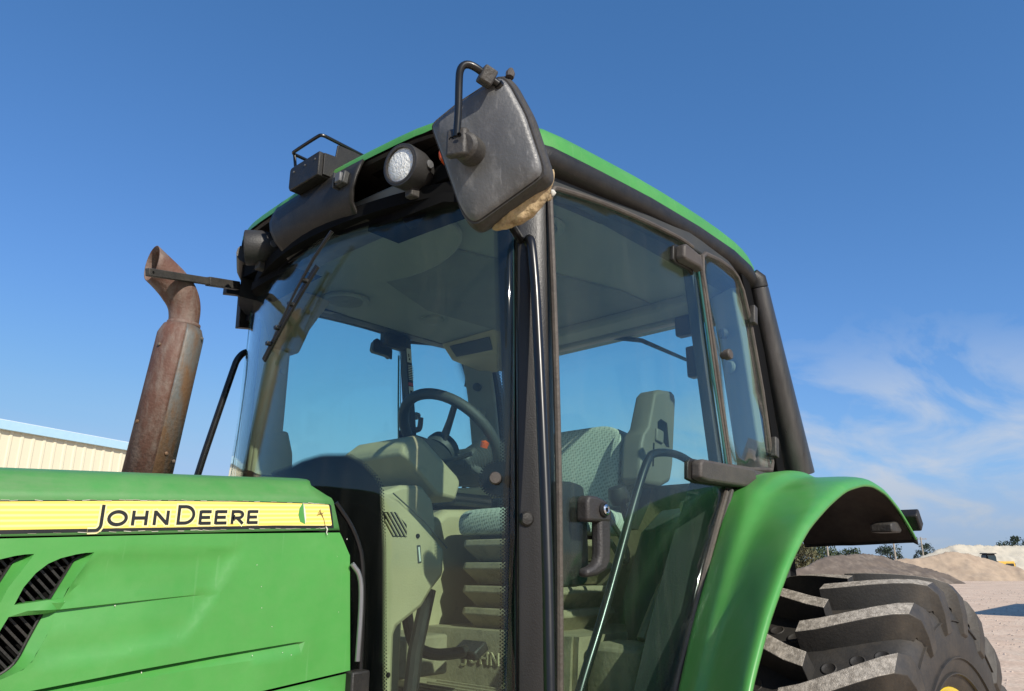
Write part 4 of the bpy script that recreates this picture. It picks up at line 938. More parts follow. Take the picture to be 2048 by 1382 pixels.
# B posts between door and quarter window
for s in (-1, 1):
    g = G(); g.loft([[V(x + (2.69 - z) * .13 + a, s * y, z) for a, y in ((0.012, .715), (.012, .752), (.046, .752), (.046, .715))] for x, z in ((2.085, 1.2), (2.085, 2.69))])
    bpost = obj('door_post', g, DGREY, TR_, bevel=.004)
    g = G()
    g.tube([(2.124, s * .772, 2.66), (2.168, s * .772, 2.25), (2.212, s * .772, 1.955)], .006, 8); obj('seal', g, BROWN, bpost)
    if s > 0:      # hinge blocks, stickers and coat hook on the far post
        g = G(); g.box((2.05, .735, 2.655), (.13, .05, .085)); obj('hinge_block', g, BLK, bpost, bevel=.012)
        def stick(z0, z1, m, in_=.0, a=.004, b_=.043):
            g = G(); g.add([V(2.085 + (2.69 - z) * .13 + .012 + x, .7148 - in_, z) for x, z in ((a, z0), (b_ - .012, z0), (b_ - .012, z1), (a, z1))], [(0, 1, 2, 3)]); return obj('sticker', g, m, bpost, smooth=False, fixn=False)
        stick(2.56, 2.625, STICK); stick(2.585, 2.60, INK, .0004, .012, .03); stick(2.57, 2.58, INK, .0004, .014, .034); stick(2.47, 2.555, DGREY); stick(2.452, 2.466, REDS); stick(2.395, 2.448, STICK); stick(2.41, 2.43, INK, .0004, .010, .036); stick(2.34, 2.39, DGREY)
        for k in range(9): stick(2.48 + k * .008, 2.483 + k * .008, STICK, .0005, .007, .050)
        g = G(); g.tube(smoothpath([(2.15, .715, 2.245), (2.16, .68, 2.245), (2.165, .665, 2.25), (2.165, .66, 2.30)], 2), [.014, .013, .011], 10); obj('coat_hook', g, BLK, bpost)
# rear corner ducts
for s in (-1, 1):
    T0 = V(2.672, s * .735, 2.705); T1 = V(2.872, s * .735, 2.0)
    g = G(); pth = [T0.lerp(T1, k / 14) for k in range(15)]
    g.tube(pth, [.040 + .0225 * k / 14 for k in range(15)], 30); duct = obj('rear_corner_duct', g, DUCT, TR_)
    g = G(); g.tube([T0 - (T1 - T0) * .02, T0 - (T1 - T0) * .002], [.037, .037], 24); obj('duct_gap', g, VOID, duct)
    g = G(); g.tube([T0 + (T0 - T1) * .005, T0 + (T0 - T1) * .045, T0 + (T0 - T1) * .07 + V(-.012, -s * .012, 0)], [.0405, .040, .034], 24); obj('duct_collar', g, BLK, duct)
    # black body pillar in front of the duct
    g = G(); g.loft([[V(x0 + a, s * y, z) for a, y in ((0, .70), (.0, .745), (.085, .735), (.11, .66), (.06, .64))] for x0, z in ((2.515, 2.72), (2.59, 2.45), (2.665, 2.0), (2.68, 1.5))]); obj('rear_pillar', g, VOID, TR_, bevel=.004)
    # light inner trim on the pillar
    g = G(); g.loft([[V(x0, s * .60, z), V(x0 - .06, s * .72, z), V(x0 - .03, s * .735, z), V(x0 + .02, s * .66, z), V(x0 + .02, s * .6, z)] for x0, z in ((2.53, 2.66), (2.575, 2.45), (2.64, 2.0), (2.64, 1.6))]); tr_ = obj('pillar_trim', g, HEAD, TR_, bevel=.006)
    g = G(); g.lathe([(.026, 0), (.026, .006), (.020, .012), (.0005, .013)], (2.545, s * .655, 2.375), (-.9, s * -.44, 0), 20); obj('plug', g, HEAD, tr_)
    g = G(); g.lathe([(.020, 0), (.020, .02), (.014, .024), (.0005, .025)], (2.52, s * .655, 2.50), (-.9, s * -.44, 0), 18); obj('coat_knob', g, DGREY, tr_)
# sill under the quarter windows
for s in (-1, 1):
    g = G(); g.loft([[V(x, s * y, z) for y, z in ((.64, 1.90), (.785, 1.90), (.79, 1.955), (.765, 1.972), (.64, 1.972))] for x in (2.24, 2.66)]); obj('window_sill', g, CHARD, TR_, bevel=.006)
    g = G(); g.loft([[V(x, s * y, z) for y, z in ((.62, 1.1), (.745, 1.1), (.745, zt), (.62, zt))] for x, zt in ((1.80, 1.25), (1.93, 1.48), (2.10, 1.74), (2.24, 1.93), (2.68, 1.96))]); obj('inner_wing', g, DGREY, TR_)

# rear wall and rear window
rw = [(-.60, 1.98), (.60, 1.98), (.58, 2.62), (-.58, 2.62)]
rg = sheet('rear_window', rw, lambda y, z: (2.72 - (z - 2.0) * .14, y, z), GL, TR_, .15)
g = G(); g.box((2.70, 0, 1.55), (.06, 1.34, .85)); obj('rear_wall', g, BEIGED, TR_, bevel=.01)
g = G(); g.box((2.66, 0, 2.665), (.10, 1.28, .07)); obj('rear_header', g, HEAD, TR_, bevel=.01)
for y in (-.44, .42):
    g = G(); g.box((2.615, y, 2.60), (.05, .075, .085), None); obj('hinge_block', g, BLK, rg, bevel=.01)
g = G(); g.tube([(2.655, -.05, 2.645), (2.665, -.20, 2.60), (2.672, -.415, 2.47)], [.012, .010, .007], 8, True, .6); rwz = obj('rear_wiper', g, BLK, rg)
g = G(); g.box((2.655, -.45, 2.455), (.05, .055, .13)); obj('wiper_motor', g, BLK, rwz, bevel=.008)

# ---------------- headliner
hl = None
g = G(); hp = [(1.21, -.30), (1.19, 0), (1.21, .30), (1.30, .60), (1.40, .685), (2.10, .70), (2.52, .68), (2.60, .55), (2.60, -.55), (2.52, -.68), (2.10, -.70), (1.40, -.685), (1.30, -.60)]
g.prism(hp, lambda x, y, w: (x, y, 2.672 + w * .06)); hl = obj('headliner', g, HEAD, TR_, bevel=.012)
for s in (-1, 1):
    g = G(); g.lathe([(.092, .0), (.095, -.008), (.088, -.013), (.070, -.012), (.067, -.007)], (1.605, s * .49, 2.672), (0, 0, 1), 36, False); sp_ = obj('speaker', g, HEAD, hl)
    g = G(); g.lathe([(.068, -.007), (.0005, -.010)], (1.605, s * .49, 2.672), (0, 0, 1), 36); obj('speaker_grille', g, HEADD, sp_)
    gg = G()
    for k in range(11):
        y = (k - 5) * .0115; w = math.sqrt(max(0, .066 ** 2 - y * y)); gg.box((1.605, s * .49 + y, 2.6615), (2 * w, .0035, .003))
    tag(obj('grille_bars', gg, HEAD, sp_, smooth=False), kind='stuff')
g = G(); g.prism([(p.x, p.y) for p in chaikin([(1.24, -.22, 0), (1.20, 0, 0), (1.24, .24, 0), (1.36, .34, 0), (1.50, .30, 0), (1.58, .10, 0), (1.58, -.10, 0), (1.50, -.30, 0), (1.36, -.36, 0)], 3)], lambda x, y, w: (x, y, 2.640 + w * .035)); obj('front_console', g, HEAD, hl, bevel=.012)
g = G(); g.prism([(1.45, -.16), (2.25, -.38), (2.45, -.38), (2.45, .30), (1.9, .34), (1.45, .16)], lambda x, y, w: (x, y, 2.664 + w * .012)); obj('roof_hatch', g, HEADD, hl, bevel=.004)
# air vent box over the right rear corner
g = G(); g.loft([[V(2.27, .30, 2.672), V(2.27, .66, 2.672), V(2.58, .66, 2.672), V(2.58, .30, 2.672)], [V(2.36, .36, 2.585), V(2.34, .655, 2.60), V(2.58, .66, 2.58), V(2.58, .34, 2.56)]]); vb = obj('air_vent_box', g, BEIGE, hl, bevel=.01)
g = G(); g.add([V(2.292, .36, 2.648), V(2.285, .61, 2.652), V(2.332, .61, 2.612), V(2.34, .385, 2.605)], [(0, 1, 2, 3)]); obj('vent_screen', g, DGREY, vb, smooth=False, solid=.01, soff=0)
g = G(); g.lathe([(.05, 0), (.05, -.01), (.03, -.02), (.0005, -.022)], (2.0, .42, 2.672), (0, 0, 1), 20); obj('dome_light', g, HEAD, hl)
for s_ in (-1, 1):
    g = G(); g.loft([[V(x, s_ * y, z) for y, z in ((.655, 2.668), (.70 + b, 2.655 + a), (.725 + b, 2.672 + a), (.725 + b, 2.74 + a), (.655, 2.74))] for x, a, b in ((1.41, -.035, -.012), (1.60, .0, .0), (1.85, .014, .016), (2.10, .018, .03), (2.40, .022, .022), (2.55, .0, .0))]); obj('side_header', g, DGREY, TR_, bevel=.004)
g = G(); g.box((2.52, 0, 2.655), (.13, 1.1, .045)); obj('rear_lip', g, HEAD, hl, bevel=.014)

# ---------------- dash, steering, seat
def sideprism(P, y0, y1, m, name, parent=None, bevel=.01, **k):
    g = G(); g.prism(P, lambda x, z, w: (x, y0 + (y1 - y0) * w, z)); return obj(name, g, m, parent or TR_, bevel=bevel, **k)
# instrument cluster: loft of a middle profile and inset cheeks so the shoulder is chamfered
mid = [(1.392, 1.975), (1.400, 2.000), (1.452, 2.040), (1.48, 2.034), (1.632, 1.928), (1.632, 1.905), (1.612, 1.850), (1.522, 1.858)]
chk = [(1.402, 1.960), (1.410, 1.980), (1.458, 2.018), (1.475, 2.012), (1.617, 1.912), (1.617, 1.898), (1.602, 1.858), (1.526, 1.866)]
g = G(); g.loft([[V(x, y, z) for x, z in P] for y, P in ((-.165, chk), (-.140, mid), (.140, mid), (.165, chk))]); dash = obj('instrument_cluster', g, BEIGE, TR_, bevel=.008, ang=30)
g = G(); g.loft([[V(x, y, z) for x, z in ((1.455, 2.022), (1.565, 1.938), (1.572, 1.946), (1.462, 2.03))] for y in (-.12, .12)]); obj('gauge_panel', g, VOID, dash)
cw = [(1.165, 1.25), (1.165, 1.835), (1.190, 1.842), (1.247, 1.823), (1.313, 1.776), (1.409, 1.704), (1.407, 1.637), (1.368, 1.600), (1.335, 1.559), (1.256, 1.515), (1.249, 1.498), (1.253, 1.25)]
cowl = sideprism(cw, -.33, .33, BEIGE, 'front_cowl', bevel=.012)
sideprism([(1.23, 1.80), (1.30, 1.852), (1.385, 1.883), (1.460, 1.888), (1.505, 1.849), (1.525, 1.763), (1.45, 1.66), (1.30, 1.56), (1.25, 1.6)], -.17, .17, BEIGE, 'column_shroud', cowl, .012)
gr = [(1.192, 1.790), (1.232, 1.792), (1.271, 1.762), (1.273, 1.732), (1.227, 1.731), (1.202, 1.763)]
sideprism(gr, -.3312, -.328, VOID, 'vent_opening', cowl, 0, smooth=False)
for k in range(8):
    x0 = 1.176 + k * .0128; a = V(x0, -.333, 1.800); b_ = V(x0 + .062, -.333, 1.724)
    n = 24; seg = [a.lerp(b_, i / n) for i in range(n + 1)]; ins = [p for p in seg if inside((p.x, p.z), gr)]
    if len(ins) > 2: g = G(); g.tube([ins[0], ins[-1]], .0026, 6); obj('vent_slat', g, BEIGE, cowl)
sideprism([(1.308, 1.712), (1.321, 1.713), (1.327, 1.668), (1.314, 1.666)], -.3316, -.328, DGREY, 'level_gauge', cowl, .002)
sideprism([(1.312, 1.707), (1.317, 1.708), (1.323, 1.672), (1.318, 1.671)], -.3324, -.331, STICK, 'gauge_glass', cowl, 0, smooth=False)
for x, z in ((1.232, 1.410), (1.31, 1.735)):
    g = G(); g.lathe([(.006, 0), (.006, .003), (.0005, .004)], (x, -.33, z), (0, -1, 0), 10); obj('screw', g, VOID, cowl)
# scraped seam line on the cowl edge
g = G(); g.tube([(1.22, -.334, 1.838), (1.33, -.334, 1.772), (1.412, -.334, 1.706)], .002, 6); obj('seam', g, DGREY, cowl)

SWC = V(1.725, 0, 2.075); tl = R(45); SN = V(math.sin(tl), 0, math.cos(tl))
e1 = V(math.cos(tl), 0, -math.sin(tl)); e2 = V(0, 1, 0)
g = G(); n = 48; rg_ = []
for i in range(n):
    a = 2 * math.pi * i / n; d = e1 * math.cos(a) + e2 * math.sin(a)
    rg_.append([SWC + d * .190 + (d * math.cos(b) + SN * math.sin(b)) * .0185 for b in [2 * math.pi * k / 12 for k in range(12)]])
g.loft(rg_, False, cycle=True); sw = obj('steering_wheel', g, DGREY, TR_)
for a in (223, 100, 340):
    d = e1 * math.cos(R(a)) + e2 * math.sin(R(a)); g = G(); g.tube([SWC - SN * .05 + d * .035, SWC - SN * .02 + d * .11, SWC + d * .182], [.022, .017, .016], 10, True, .6); obj('spoke', g, DGREY, sw)
g = G(); g.lathe([(.055, -.07), (.06, -.05), (.055, -.028), (.03, -.022), (.0005, -.02)], SWC, SN, 24); obj('hub', g, DGREY, sw)
g = G(); pr_ = []
for k in range(17): pr_.append((.058 + .016 * (k % 2) + .028 * (k / 16), -.08 - k * .0125))
g.lathe(pr_, SWC, SN, 28); obj('column_bellows', g, DGREY, sw, ang=80)
g = G(); bp_ = []
for k in range(15): bp_ += [(.040 + .0022 * k - .007, k * .0125), (.040 + .0022 * k, k * .0125 + .005)]
g.lathe(bp_, V(1.76, -.01, 1.985), V(.90, 0, .33), 30); obj('ribbed_boot', g, DGREY, sw, ang=30)
g = G(); g.tube(smoothpath([SWC - SN * .12, SWC - SN * .13 + V(0, -.10, .0), SWC - SN * .13 + V(.03, -.17, .02)], 2), .008, 8); stk = obj('turn_stalk', g, BLK, sw)
g = G(); g.lathe([(.0, -.012), (.013, -.01), (.014, .008), (.0005, .014)], SWC - SN * .07 + V(.03, -.185, .01), (0, -.4, 1), 14); obj('stalk_knob', g, ORANGE, sw)
# secondary stalks and shuttle lever on the far side of the column
g = G(); g.prism([(-.02, -.03), (.02, -.035), (.025, .03), (0, .05), (-.025, .03)], lambda a, b, w: (1.70 + a + (w - .5) * .02, .20, 2.09 + b)); obj('switch_pod', g, DGREY, sw, bevel=.006)
g = G(); g.box((1.82, .03, 1.99), (.12, .16, .07), Euler((0, R(45), 0))); obj('column_switch_box', g, DGREY, sw, bevel=.012)

seat = empty  # placeholder name replaced below
def cushion(rings, name, m, parent, sub=2):
    g = G(); g.loft(rings, True); return obj(name, g, m, parent, sub=sub, ang=80)
def rr(c, ux, uy, hw, hh, k=.82):
    """rounded rectangle ring"""
    c = V(*c); P = []
    for sx, sy in ((-1, -1), (-k, -1), (k, -1), (1, -1), (1, -k), (1, k), (1, 1), (k, 1), (-k, 1), (-1, 1), (-1, k), (-1, -k)):
        f = .93 if abs(sx) == 1 and abs(sy) == 1 else 1
        P.append(c + ux * sx * hw * f + uy * sy * hh * f)
    return P
X_, Y_ = V(1, 0, 0), V(0, 1, 0)
seat = cushion([rr((2.22, 0, 1.765), X_, Y_, .22, .235), rr((2.22, 0, 1.775), X_, Y_, .235, .25), rr((2.22, 0, 1.825), X_, Y_, .24, .255), rr((2.22, 0, 1.862), X_, Y_, .225, .24), rr((2.225, 0, 1.872), X_, Y_, .17, .19)], 'seat', FABRIC, TR_)
bx2 = V(-.17, 0, 1).normalized(); bn2 = V(1, 0, .17).normalized()
def back(k, hw, th, off=0): return rr(V(2.43, 0, 1.86) + V(.12, 0, .98) * k + V(off, 0, 0), V(1, 0, -.12), Y_, th, hw)
cushion([back(0, .20, .03), back(.02, .23, .05), back(.12, .262, .055, -.01), back(.22, .272, .05), back(.29, .25, .045, .005), back(.335, .19, .04, .01), back(.355, .12, .025, .012)], 'backrest', FABRIC, seat)
for s in (-1, 1):
    cushion([back(.03, .02, .05)and [p + V(-.05, s * .235, 0) for p in back(.03, .02, .04)], [p + V(-.06, s * .24, 0) for p in back(.14, .026, .045)], [p + V(-.045, s * .235, 0) for p in back(.25, .022, .035)], [p + V(-.02, s * .215, 0) for p in back(.31, .012, .02)]], 'bolster', FABRIC, seat)
g = G(); g.loft([rr(V(2.50, 0, 1.80) + V(.12, 0, .98) * k, V(1, 0, -.12), Y_, .04, w) for k, w in ((0, .22), (.1, .27), (.25, .287), (.34, .25), (.40, .16))]); obj('back_shell', g, DGREY, seat, ang=60)
for s in (-1, 1):     # arm rests folded up beside the backrest
    y = s * .335
    P = [(2.449, 2.302), (2.470, 2.318), (2.500, 2.326), (2.590, 2.334), (2.606, 2.326), (2.611, 2.308), (2.555, 2.03), (2.530, 1.97), (2.457, 1.943), (2.330, 1.947), (2.312, 1.965), (2.333, 2.092), (2.352, 2.13), (2.391, 2.165)]
    P = [(x - .0, z) for x, z in P]
    g = G(); g.loft([[V((x - 2.46) * k + 2.46, y + o, (z - 2.13) * k + 2.13) for x, z in P] for o, k in ((-.045, .93), (-.035, 1), (.035, 1), (.045, .93))]); a_ = obj('armrest', g, ARM, seat, bevel=.006)
    if s < 0:
        g = G(); g.prism([(2.452, 2.145), (2.455, 2.19), (2.48, 2.205), (2.525, 2.195), (2.53, 2.10), (2.51, 2.10)], lambda x, z, w: (x, y - .046 + w * .012, z)); obj('belt_slot', g, VOID, a_, smooth=False)
        g = G(); g.box((2.455, y - .045, 2.135), (.05, .02, .05), Euler((0, R(10), 0))); obj('buckle', g, ARM, a_, bevel=.005)
        g = G(); g.box((2.41, y - .046, 2.06), (.006, .004, .09), Euler((0, R(10), 0))); obj('groove', g, VOID, a_, smooth=False)
# suspension bellows: stacked dusty folds
for k, z in enumerate((1.735, 1.655, 1.575, 1.500)):
    g = G(); g.loft([rr((2.19, 0, z + .018), X_, Y_, .205, .21), rr((2.19, 0, z + .030), X_, Y_, .20, .205), rr((2.19, 0, z - .005), X_, Y_, .208, .213), rr((2.19, 0, z - .055), X_, Y_, .165, .17)][0:1] + [rr((2.19, 0, z - .004), X_, Y_, .21, .215), rr((2.19, 0, z - .058), X_, Y_, .165, .17)]); obj('suspension_fold', g, BEIGED, seat, bevel=.004, ang=30)
g = G(); g.box((2.19, 0, 1.60), (.30, .31, .36)); obj('suspension_core', g, DGREY, seat, smooth=False)
# seat plinth with the raised word
pl = None
g = G(); g.loft([rr((2.22, 0, z), X_, Y_, w, .36, .95) for z, w in ((1.28, .30), (1.43, .285), (1.45, .28))]); pl = obj('seat_plinth', g, BEIGED, TR_, ang=30)
def raised(text, y0, z0, hgt, x):
    g = G(); y = y0
    for ch in text:
        if ch == ' ': y -= hgt * .5; continue
        bw, st = letter(ch)
        for P, cl in st:
            for q in ribbon([(u * hgt * .95, v * hgt * (.9 if ch == 'J' else 1)) for u, v in P], hgt * .17, cl):
                g.add([V(x, y - a.x, z0 + a.y) for a in q] + [V(x + .006, y - a.x, z0 + a.y) for a in q], [(0, 1, 2, 3), (0, 1, 5, 4), (1, 2, 6, 5), (2, 3, 7, 6), (3, 0, 4, 7)])
        y -= (bw + .28) * hgt * .95
    return obj('raised_lettering', g, BEIGE, pl, smooth=False)
raised('JOHN DEERE', .125, 1.345, .040, 1.921)
# floor
g = G(); g.box((1.95, 0, 1.25), (1.5, 1.36, .06)); fl = obj('cab_floor', g, BEIGED, TR_, bevel=.01)
g = G()
for k in range(14): g.box((1.30 + k * .045, -.2, 1.283), (.012, .8, .006))
tag(obj('floor_ribs', g, BEIGED, fl, smooth=False), kind='stuff')
g = G(); g.tube(smoothpath([(1.42, -.12, 1.66), (1.455, -.12, 1.56), (1.475, -.12, 1.48), (1.50, -.12, 1.435), (1.57, -.12, 1.412), (1.66, -.12, 1.41), (1.70, -.12, 1.415)], 2), .017, 10); pd_ = obj('clutch_pedal', g, BLK, TR_)
g = G(); g.box((1.72, -.12, 1.415), (.06, .10, .03), Euler((0, R(-30), 0))); obj('pedal_pad', g, BLK, pd_, bevel=.006)
g = G(); g.tube([(1.40, -.28, 1.60), (1.36, -.28, 1.45), (1.34, -.28, 1.27)], .02, 10); obj('steering_support', g, BLK, TR_)
# cowl lower box between pedals
g = G(); g.box((1.50, .12, 1.46), (.13, .2, .36)); obj('pedal_box', g, BEIGE, TR_, bevel=.01)
g = G(); g.box((1.62, .20, 1.39), (.30, .34, .12)); obj('pedal_step', g, BEIGED, TR_, bevel=.01)
# right-hand control console
cs = None
g = G(); g.loft([[V(x, y, z) for y, z in ((.36, 1.28), (.62, 1.28), (.64, zt - .02), (.62, zt), (.36, zt), (.34, zt - .02))] for x, zt in ((1.78, 1.62), (1.92, 1.80), (2.05, 1.875), (2.55, 1.90))]); cs = obj('side_console', g, BEIGE, TR_, bevel=.01)
g = G(); g.box((2.27, .44, 1.955), (.32, .16, .05), Euler((0, R(-6), 0))); pn = obj('armrest_panel', g, BEIGE, cs, bevel=.01)
g = G(); g.box((2.20, .44, 1.92), (.22, .18, .05)); obj('panel_base', g, DGREY, cs, bevel=.01)
for k in range(4):
    g = G(); g.tube([(2.12 + k * .09, .50, 1.93), (2.10 + k * .09, .50, 2.02)], [.007, .012], 8); obj('lever', g, [BLK, ORANGE, BLK, YELLOW][k], cs)
g = G(); g.box((2.02, .40, 1.905), (.03, .03, .004), Euler((0, 0, R(40)))); obj('sticker', g, YELLOW, cs, smooth=False)
# white tractor pictogram on the console's end
g = G()
for cy, r_ in ((.405, .011), (.445, .015)):
    for q in ribbon(arc(cy, 1.952, r_, r_, 0, 360, 16)[:-1], .004, True): g.add([V(2.108, 2 * .425 - a.x, a.y) for a in q], [(0, 1, 2, 3)])
for q in ribbon([(.39, 1.965), (.40, 1.972), (.425, 1.972), (.43, 1.985), (.455, 1.985), (.46, 1.968)], .004): g.add([V(2.108, 2 * .425 - a.x, a.y) for a in q], [(0, 1, 2, 3)])
obj('pictogram', g, STICK, pn, smooth=False)
# left side: dark lever quadrant, boot and cover seen through the door
g = G(); g.loft([rr((x, -.50, 1.30), X_, Y_, .10, .09) for x in (2.0,)] and [rr((2.05, -.47, 1.25), X_, Y_, .09, .10), rr((2.05, -.47, 1.42), X_, Y_, .085, .095), rr((2.055, -.47, 1.435), X_, Y_, .07, .08)]); obj('battery_cover', g, BEIGED, TR_, ang=40, bevel=.006)
g = G(); pr_ = []
for k in range(4):
    a = k * .03; g.tube(smoothpath([(2.09 + a, -.50 + a * .3, 1.44), (2.20 + a, -.52, 1.60), (2.34 + a * .8, -.54, 1.74)], 2), .020, 8)
obj('lever_boot', g, BEIGED, TR_)
g = G(); g.loft([[V(x, y, z) for y, z in ((-.62, 1.2), (-.36, 1.2), (-.34, zt), (-.62, zt + .01))] for x, zt in ((2.22, 1.55), (2.36, 1.78), (2.5, 1.86), (2.66, 1.88))]); obj('left_console', g, DGREY, TR_, bevel=.012)
g = G(); g.tube([(2.17, -.42, 1.78), (2.12, -.42, 1.88)], .012, 8); lv = obj('lever', g, BLK, TR_)
g = G(); g.lathe([(.0, -.03), (.03, -.025), (.036, 0), (.028, .03), (.0005, .035)], (2.11, -.42, 1.885), (-.4, 0, 1), 16); obj('lever_knob', g, BLK, lv)
g = G(); g.loft([rr((2.36, -.56, 1.80), X_, Y_, .035, .03), rr((2.35, -.56, 1.86), X_, Y_, .038, .032), rr((2.345, -.56, 1.875), X_, Y_, .03, .025)]); obj('control_knob_box', g, BEIGE, TR_, bevel=.006)
g = G(); g.tube(smoothpath([(2.02, -.38, 1.86), (2.10, -.40, 1.80), (2.16, -.42, 1.70), (2.10, -.44, 1.66), (2.05, -.42, 1.74)], 2), .009, 8); obj('cable', g, BLK, TR_)
g = G(); g.tube(smoothpath([(2.30, -.60, 1.95), (2.36, -.585, 1.84), (2.33, -.585, 1.75)], 2), .010, 8); obj('cable', g, CHROME, TR_)
# cowl body behind the hood, hose and pipe
g = G(); g.loft([[V(x, y, z) for y, z in ((-.36, 1.1), (-.36, 1.66), (-.30, 1.78), (.30, 1.78), (.36, 1.66), (.36, 1.1))] for x in (1.00, 1.045)]); obj('firewall', g, VOID, TR_)
g = G(); g.tube(smoothpath([(1.05, -.41, 1.665), (1.072, -.415, 1.64), (1.078, -.415, 1.58), (1.076, -.415, 1.46)], 2), .0058, 10); obj('silver_pipe', g, STEELP, TR_)
g = G(); g.tube(smoothpath([(1.02, -.375, 1.80), (1.07, -.385, 1.74), (1.10, -.39, 1.66), (1.105, -.39, 1.40)], 2), .006, 8); obj('hose', g, BLKG, TR_)
g = G(); g.box((1.085, -.40, 1.36), (.05, .04, .16)); obj('pipe_clamp', g, BLK, TR_, bevel=.005)

# windshield wiper
g = G(); A_ = [(-.122, 2.60), (-.06, 2.53), (.0, 2.44), (.05, 2.34)]
g.tube([V(wsx(y, z) - .045, y, z) for y, z in A_], [.006, .005, .004, .003], 8); wz = obj('windshield_wiper', g, BLKG, TR_)
for k, (o_, r_) in enumerate(((.0, .0048), (.011, .004), (.020, .003))):
    g = G(); g.tube([V(wsx(y, z) - .022, y + o_ * .6, z + o_ * .5) for y, z in [(-.055 + (.150 + .055) * i / 12, 2.508 + (2.25 - 2.508) * i / 12) for i in range(13)]], r_, 8); obj('blade', g, BLKG, wz)
for i in (2, 5, 8, 10):
    y, z = -.055 + .205 * i / 12, 2.508 - .258 * i / 12; g = G(); g.box((wsx(y, z) - .03, y + .006, z + .006), (.022, .014, .012)); obj('blade_clip', g, BLKG, wz, bevel=.002)

# ---------------- mirrors
n_ = V(-.85, -.38, -.22).normalized()
face = [V(*p) for p in [(.891, -.806, 2.552), (.909, -.866, 2.586), (.940, -.959, 2.625), (.952, -.974, 2.607), (.981, -.997, 2.533), (1.016, -1.011, 2.424), (1.019, -1.008, 2.406), (1.015, -.995, 2.397), (.974, -.864, 2.328), (.966, -.848, 2.334), (.951, -.834, 2.368), (.921, -.819, 2.458), (.894, -.805, 2.537)]]
cc = sum(face, V(0, 0, 0)) / len(face)
def mring(k, off): return [cc + (p - cc) * k + n_ * off for p in fs]
fs = chaikin(resample([tuple(p) for p in face] + [tuple(face[0])], .03)[:-1], 2)
g = G(); g.loft([mring(.02, .010), mring(.5, .009), mring(.86, .006), mring(.93, .001), mring(.955, -.003)]); mi = obj('wing_mirror', g, CHAR, TR_, ang=60)
g = G(); g.loft([mring(.955, -.006), mring(.99, -.006), mring(1.0, -.010), mring(1.01, -.022), mring(1.045, -.026), mring(1.06, -.050), mring(1.03, -.062), mring(.9, -.064)]); obj('mirror_rim', g, CHARD, mi, ang=50)
g = G(); g.loft([mring(.93, -.0655), mring(.93, -.066)]); obj('mirror_glass', g, CHROME, mi)
kb = V(.945, -.882, 2.473)
g = G(); g.lathe([(.036, -.004), (.036, .006), (.030, .007)], kb, n_, 30, False); obj('knob_recess', g, VOID, mi)
# the pivot barrel leans up towards the arm
kd = (n_ + V(.0, .35, .25)).normalized()
g = G(); g.lathe([(.031, 0), (.0305, .036), (.029, .052), (.022, .060), (.0005, .061)], kb, n_, 28); kn = obj('pivot_barrel', g, CHARD, mi)
ke = kb + n_ * .044 + V(-.004, .010, .006)
g = G(); g.loft([[ke + n_ * a + V(0, -.42, 0) * 0 + u for u in (V(.008, -.020, -.032), V(-.010, .022, -.032), V(-.006, .024, .034), V(.012, -.016, .034))] for a in (.0, .026)]); obj('arm_socket', g, CHARD, mi, bevel=.007)
for dz in (.0, ):
    for du in (-.010, .012):
        g = G(); g.lathe([(.0048, 0), (.0048, .002), (.003, .002), (.0028, -.001), (.0005, -.001)], ke + n_ * .027 + V(.002 * 0, du, .012 - abs(du) * .3), n_, 12, False); obj('screw', g, VOID, mi)
arm = smoothpath([(.883, -.897, 2.475), (.879, -.905, 2.53), (.871, -.913, 2.585), (.866, -.920, 2.612), (.874, -.928, 2.625), (.890, -.938, 2.622), (.915, -.945, 2.612), (.940, -.955, 2.60)], 2)
g = G(); g.tube(arm, .0078, 12); am = obj('mirror_arm', g, BLKG, mi)
g = G(); g.box((.915, -.948, 2.607), (.03, .03, .035), Euler((R(20), R(20), R(-20)))); obj('arm_clamp', g, CHARD, mi, bevel=.004)
g = G(); g.tube(smoothpath([(.94, -.955, 2.60), (1.0, -.95, 2.58), (1.05, -.93, 2.50), (1.10, -.86, 2.47), (1.20, -.74, 2.47), (1.32, -.68, 2.47)], 2), .011, 10); obj('support_arm', g, BLKG, mi)
g = G()      # dried mud nest under the shell
from mathutils import noise as _nz
ma_, mb_ = V(1.042, -1.004, 2.440), V(.998, -.872, 2.330)
axm = (mb_ - ma_).normalized(); dn = axm.cross(n_).normalized()
if dn.z > 0: dn = -dn
def mud(u, v):
    t_ = u; bul = math.sin(math.pi * min(1, max(0, t_))) ** .7
    p = ma_.lerp(mb_, t_) - n_ * .034; a = v * 2 * math.pi
    q = p + (-n_ * .020 * math.cos(a) + dn * (.032 * math.sin(a) + .010)) * (bul + .02)
    return q + q.normalized() * (.010 * _nz.noise(q * 60) + .006 * _nz.noise(q * 150)) * bul
g.grid(mud, 40, 28)
obj('mud_nest', g, FOAM, mi, ang=60)
for t_, sz in ((.20, .008), (.27, .010), (.36, .006)):
    g = G(); g.lathe([(.001, -sz), (sz * .8, -sz * .5), (sz, 0), (sz * .6, sz * .7), (.001, sz)], ma_.lerp(mb_, t_) - n_ * .048 + dn * .030, (.3, .2, 1), 7); obj('mud_crumb', g, STICK if sz < .009 else FOAM, mi)
g = G(); p = V(.945, -.972, 2.632) - n_ * .03; g.lathe([(.009, -.01), (.010, .002), (.005, .013), (.001, .016)], p, (.2, 0, 1), 9); obj('mud_lump', g, HINGE, mi)
g = G(); g.tube([cc + n_ * .0085 + V(-.01, -.0, .096) * 1 + V(0, -.022, 0), cc + n_ * .0085 + V(-.006, -.022, .080)], [.002, .0035], 8); obj('bird_dropping', g, STICK, mi)

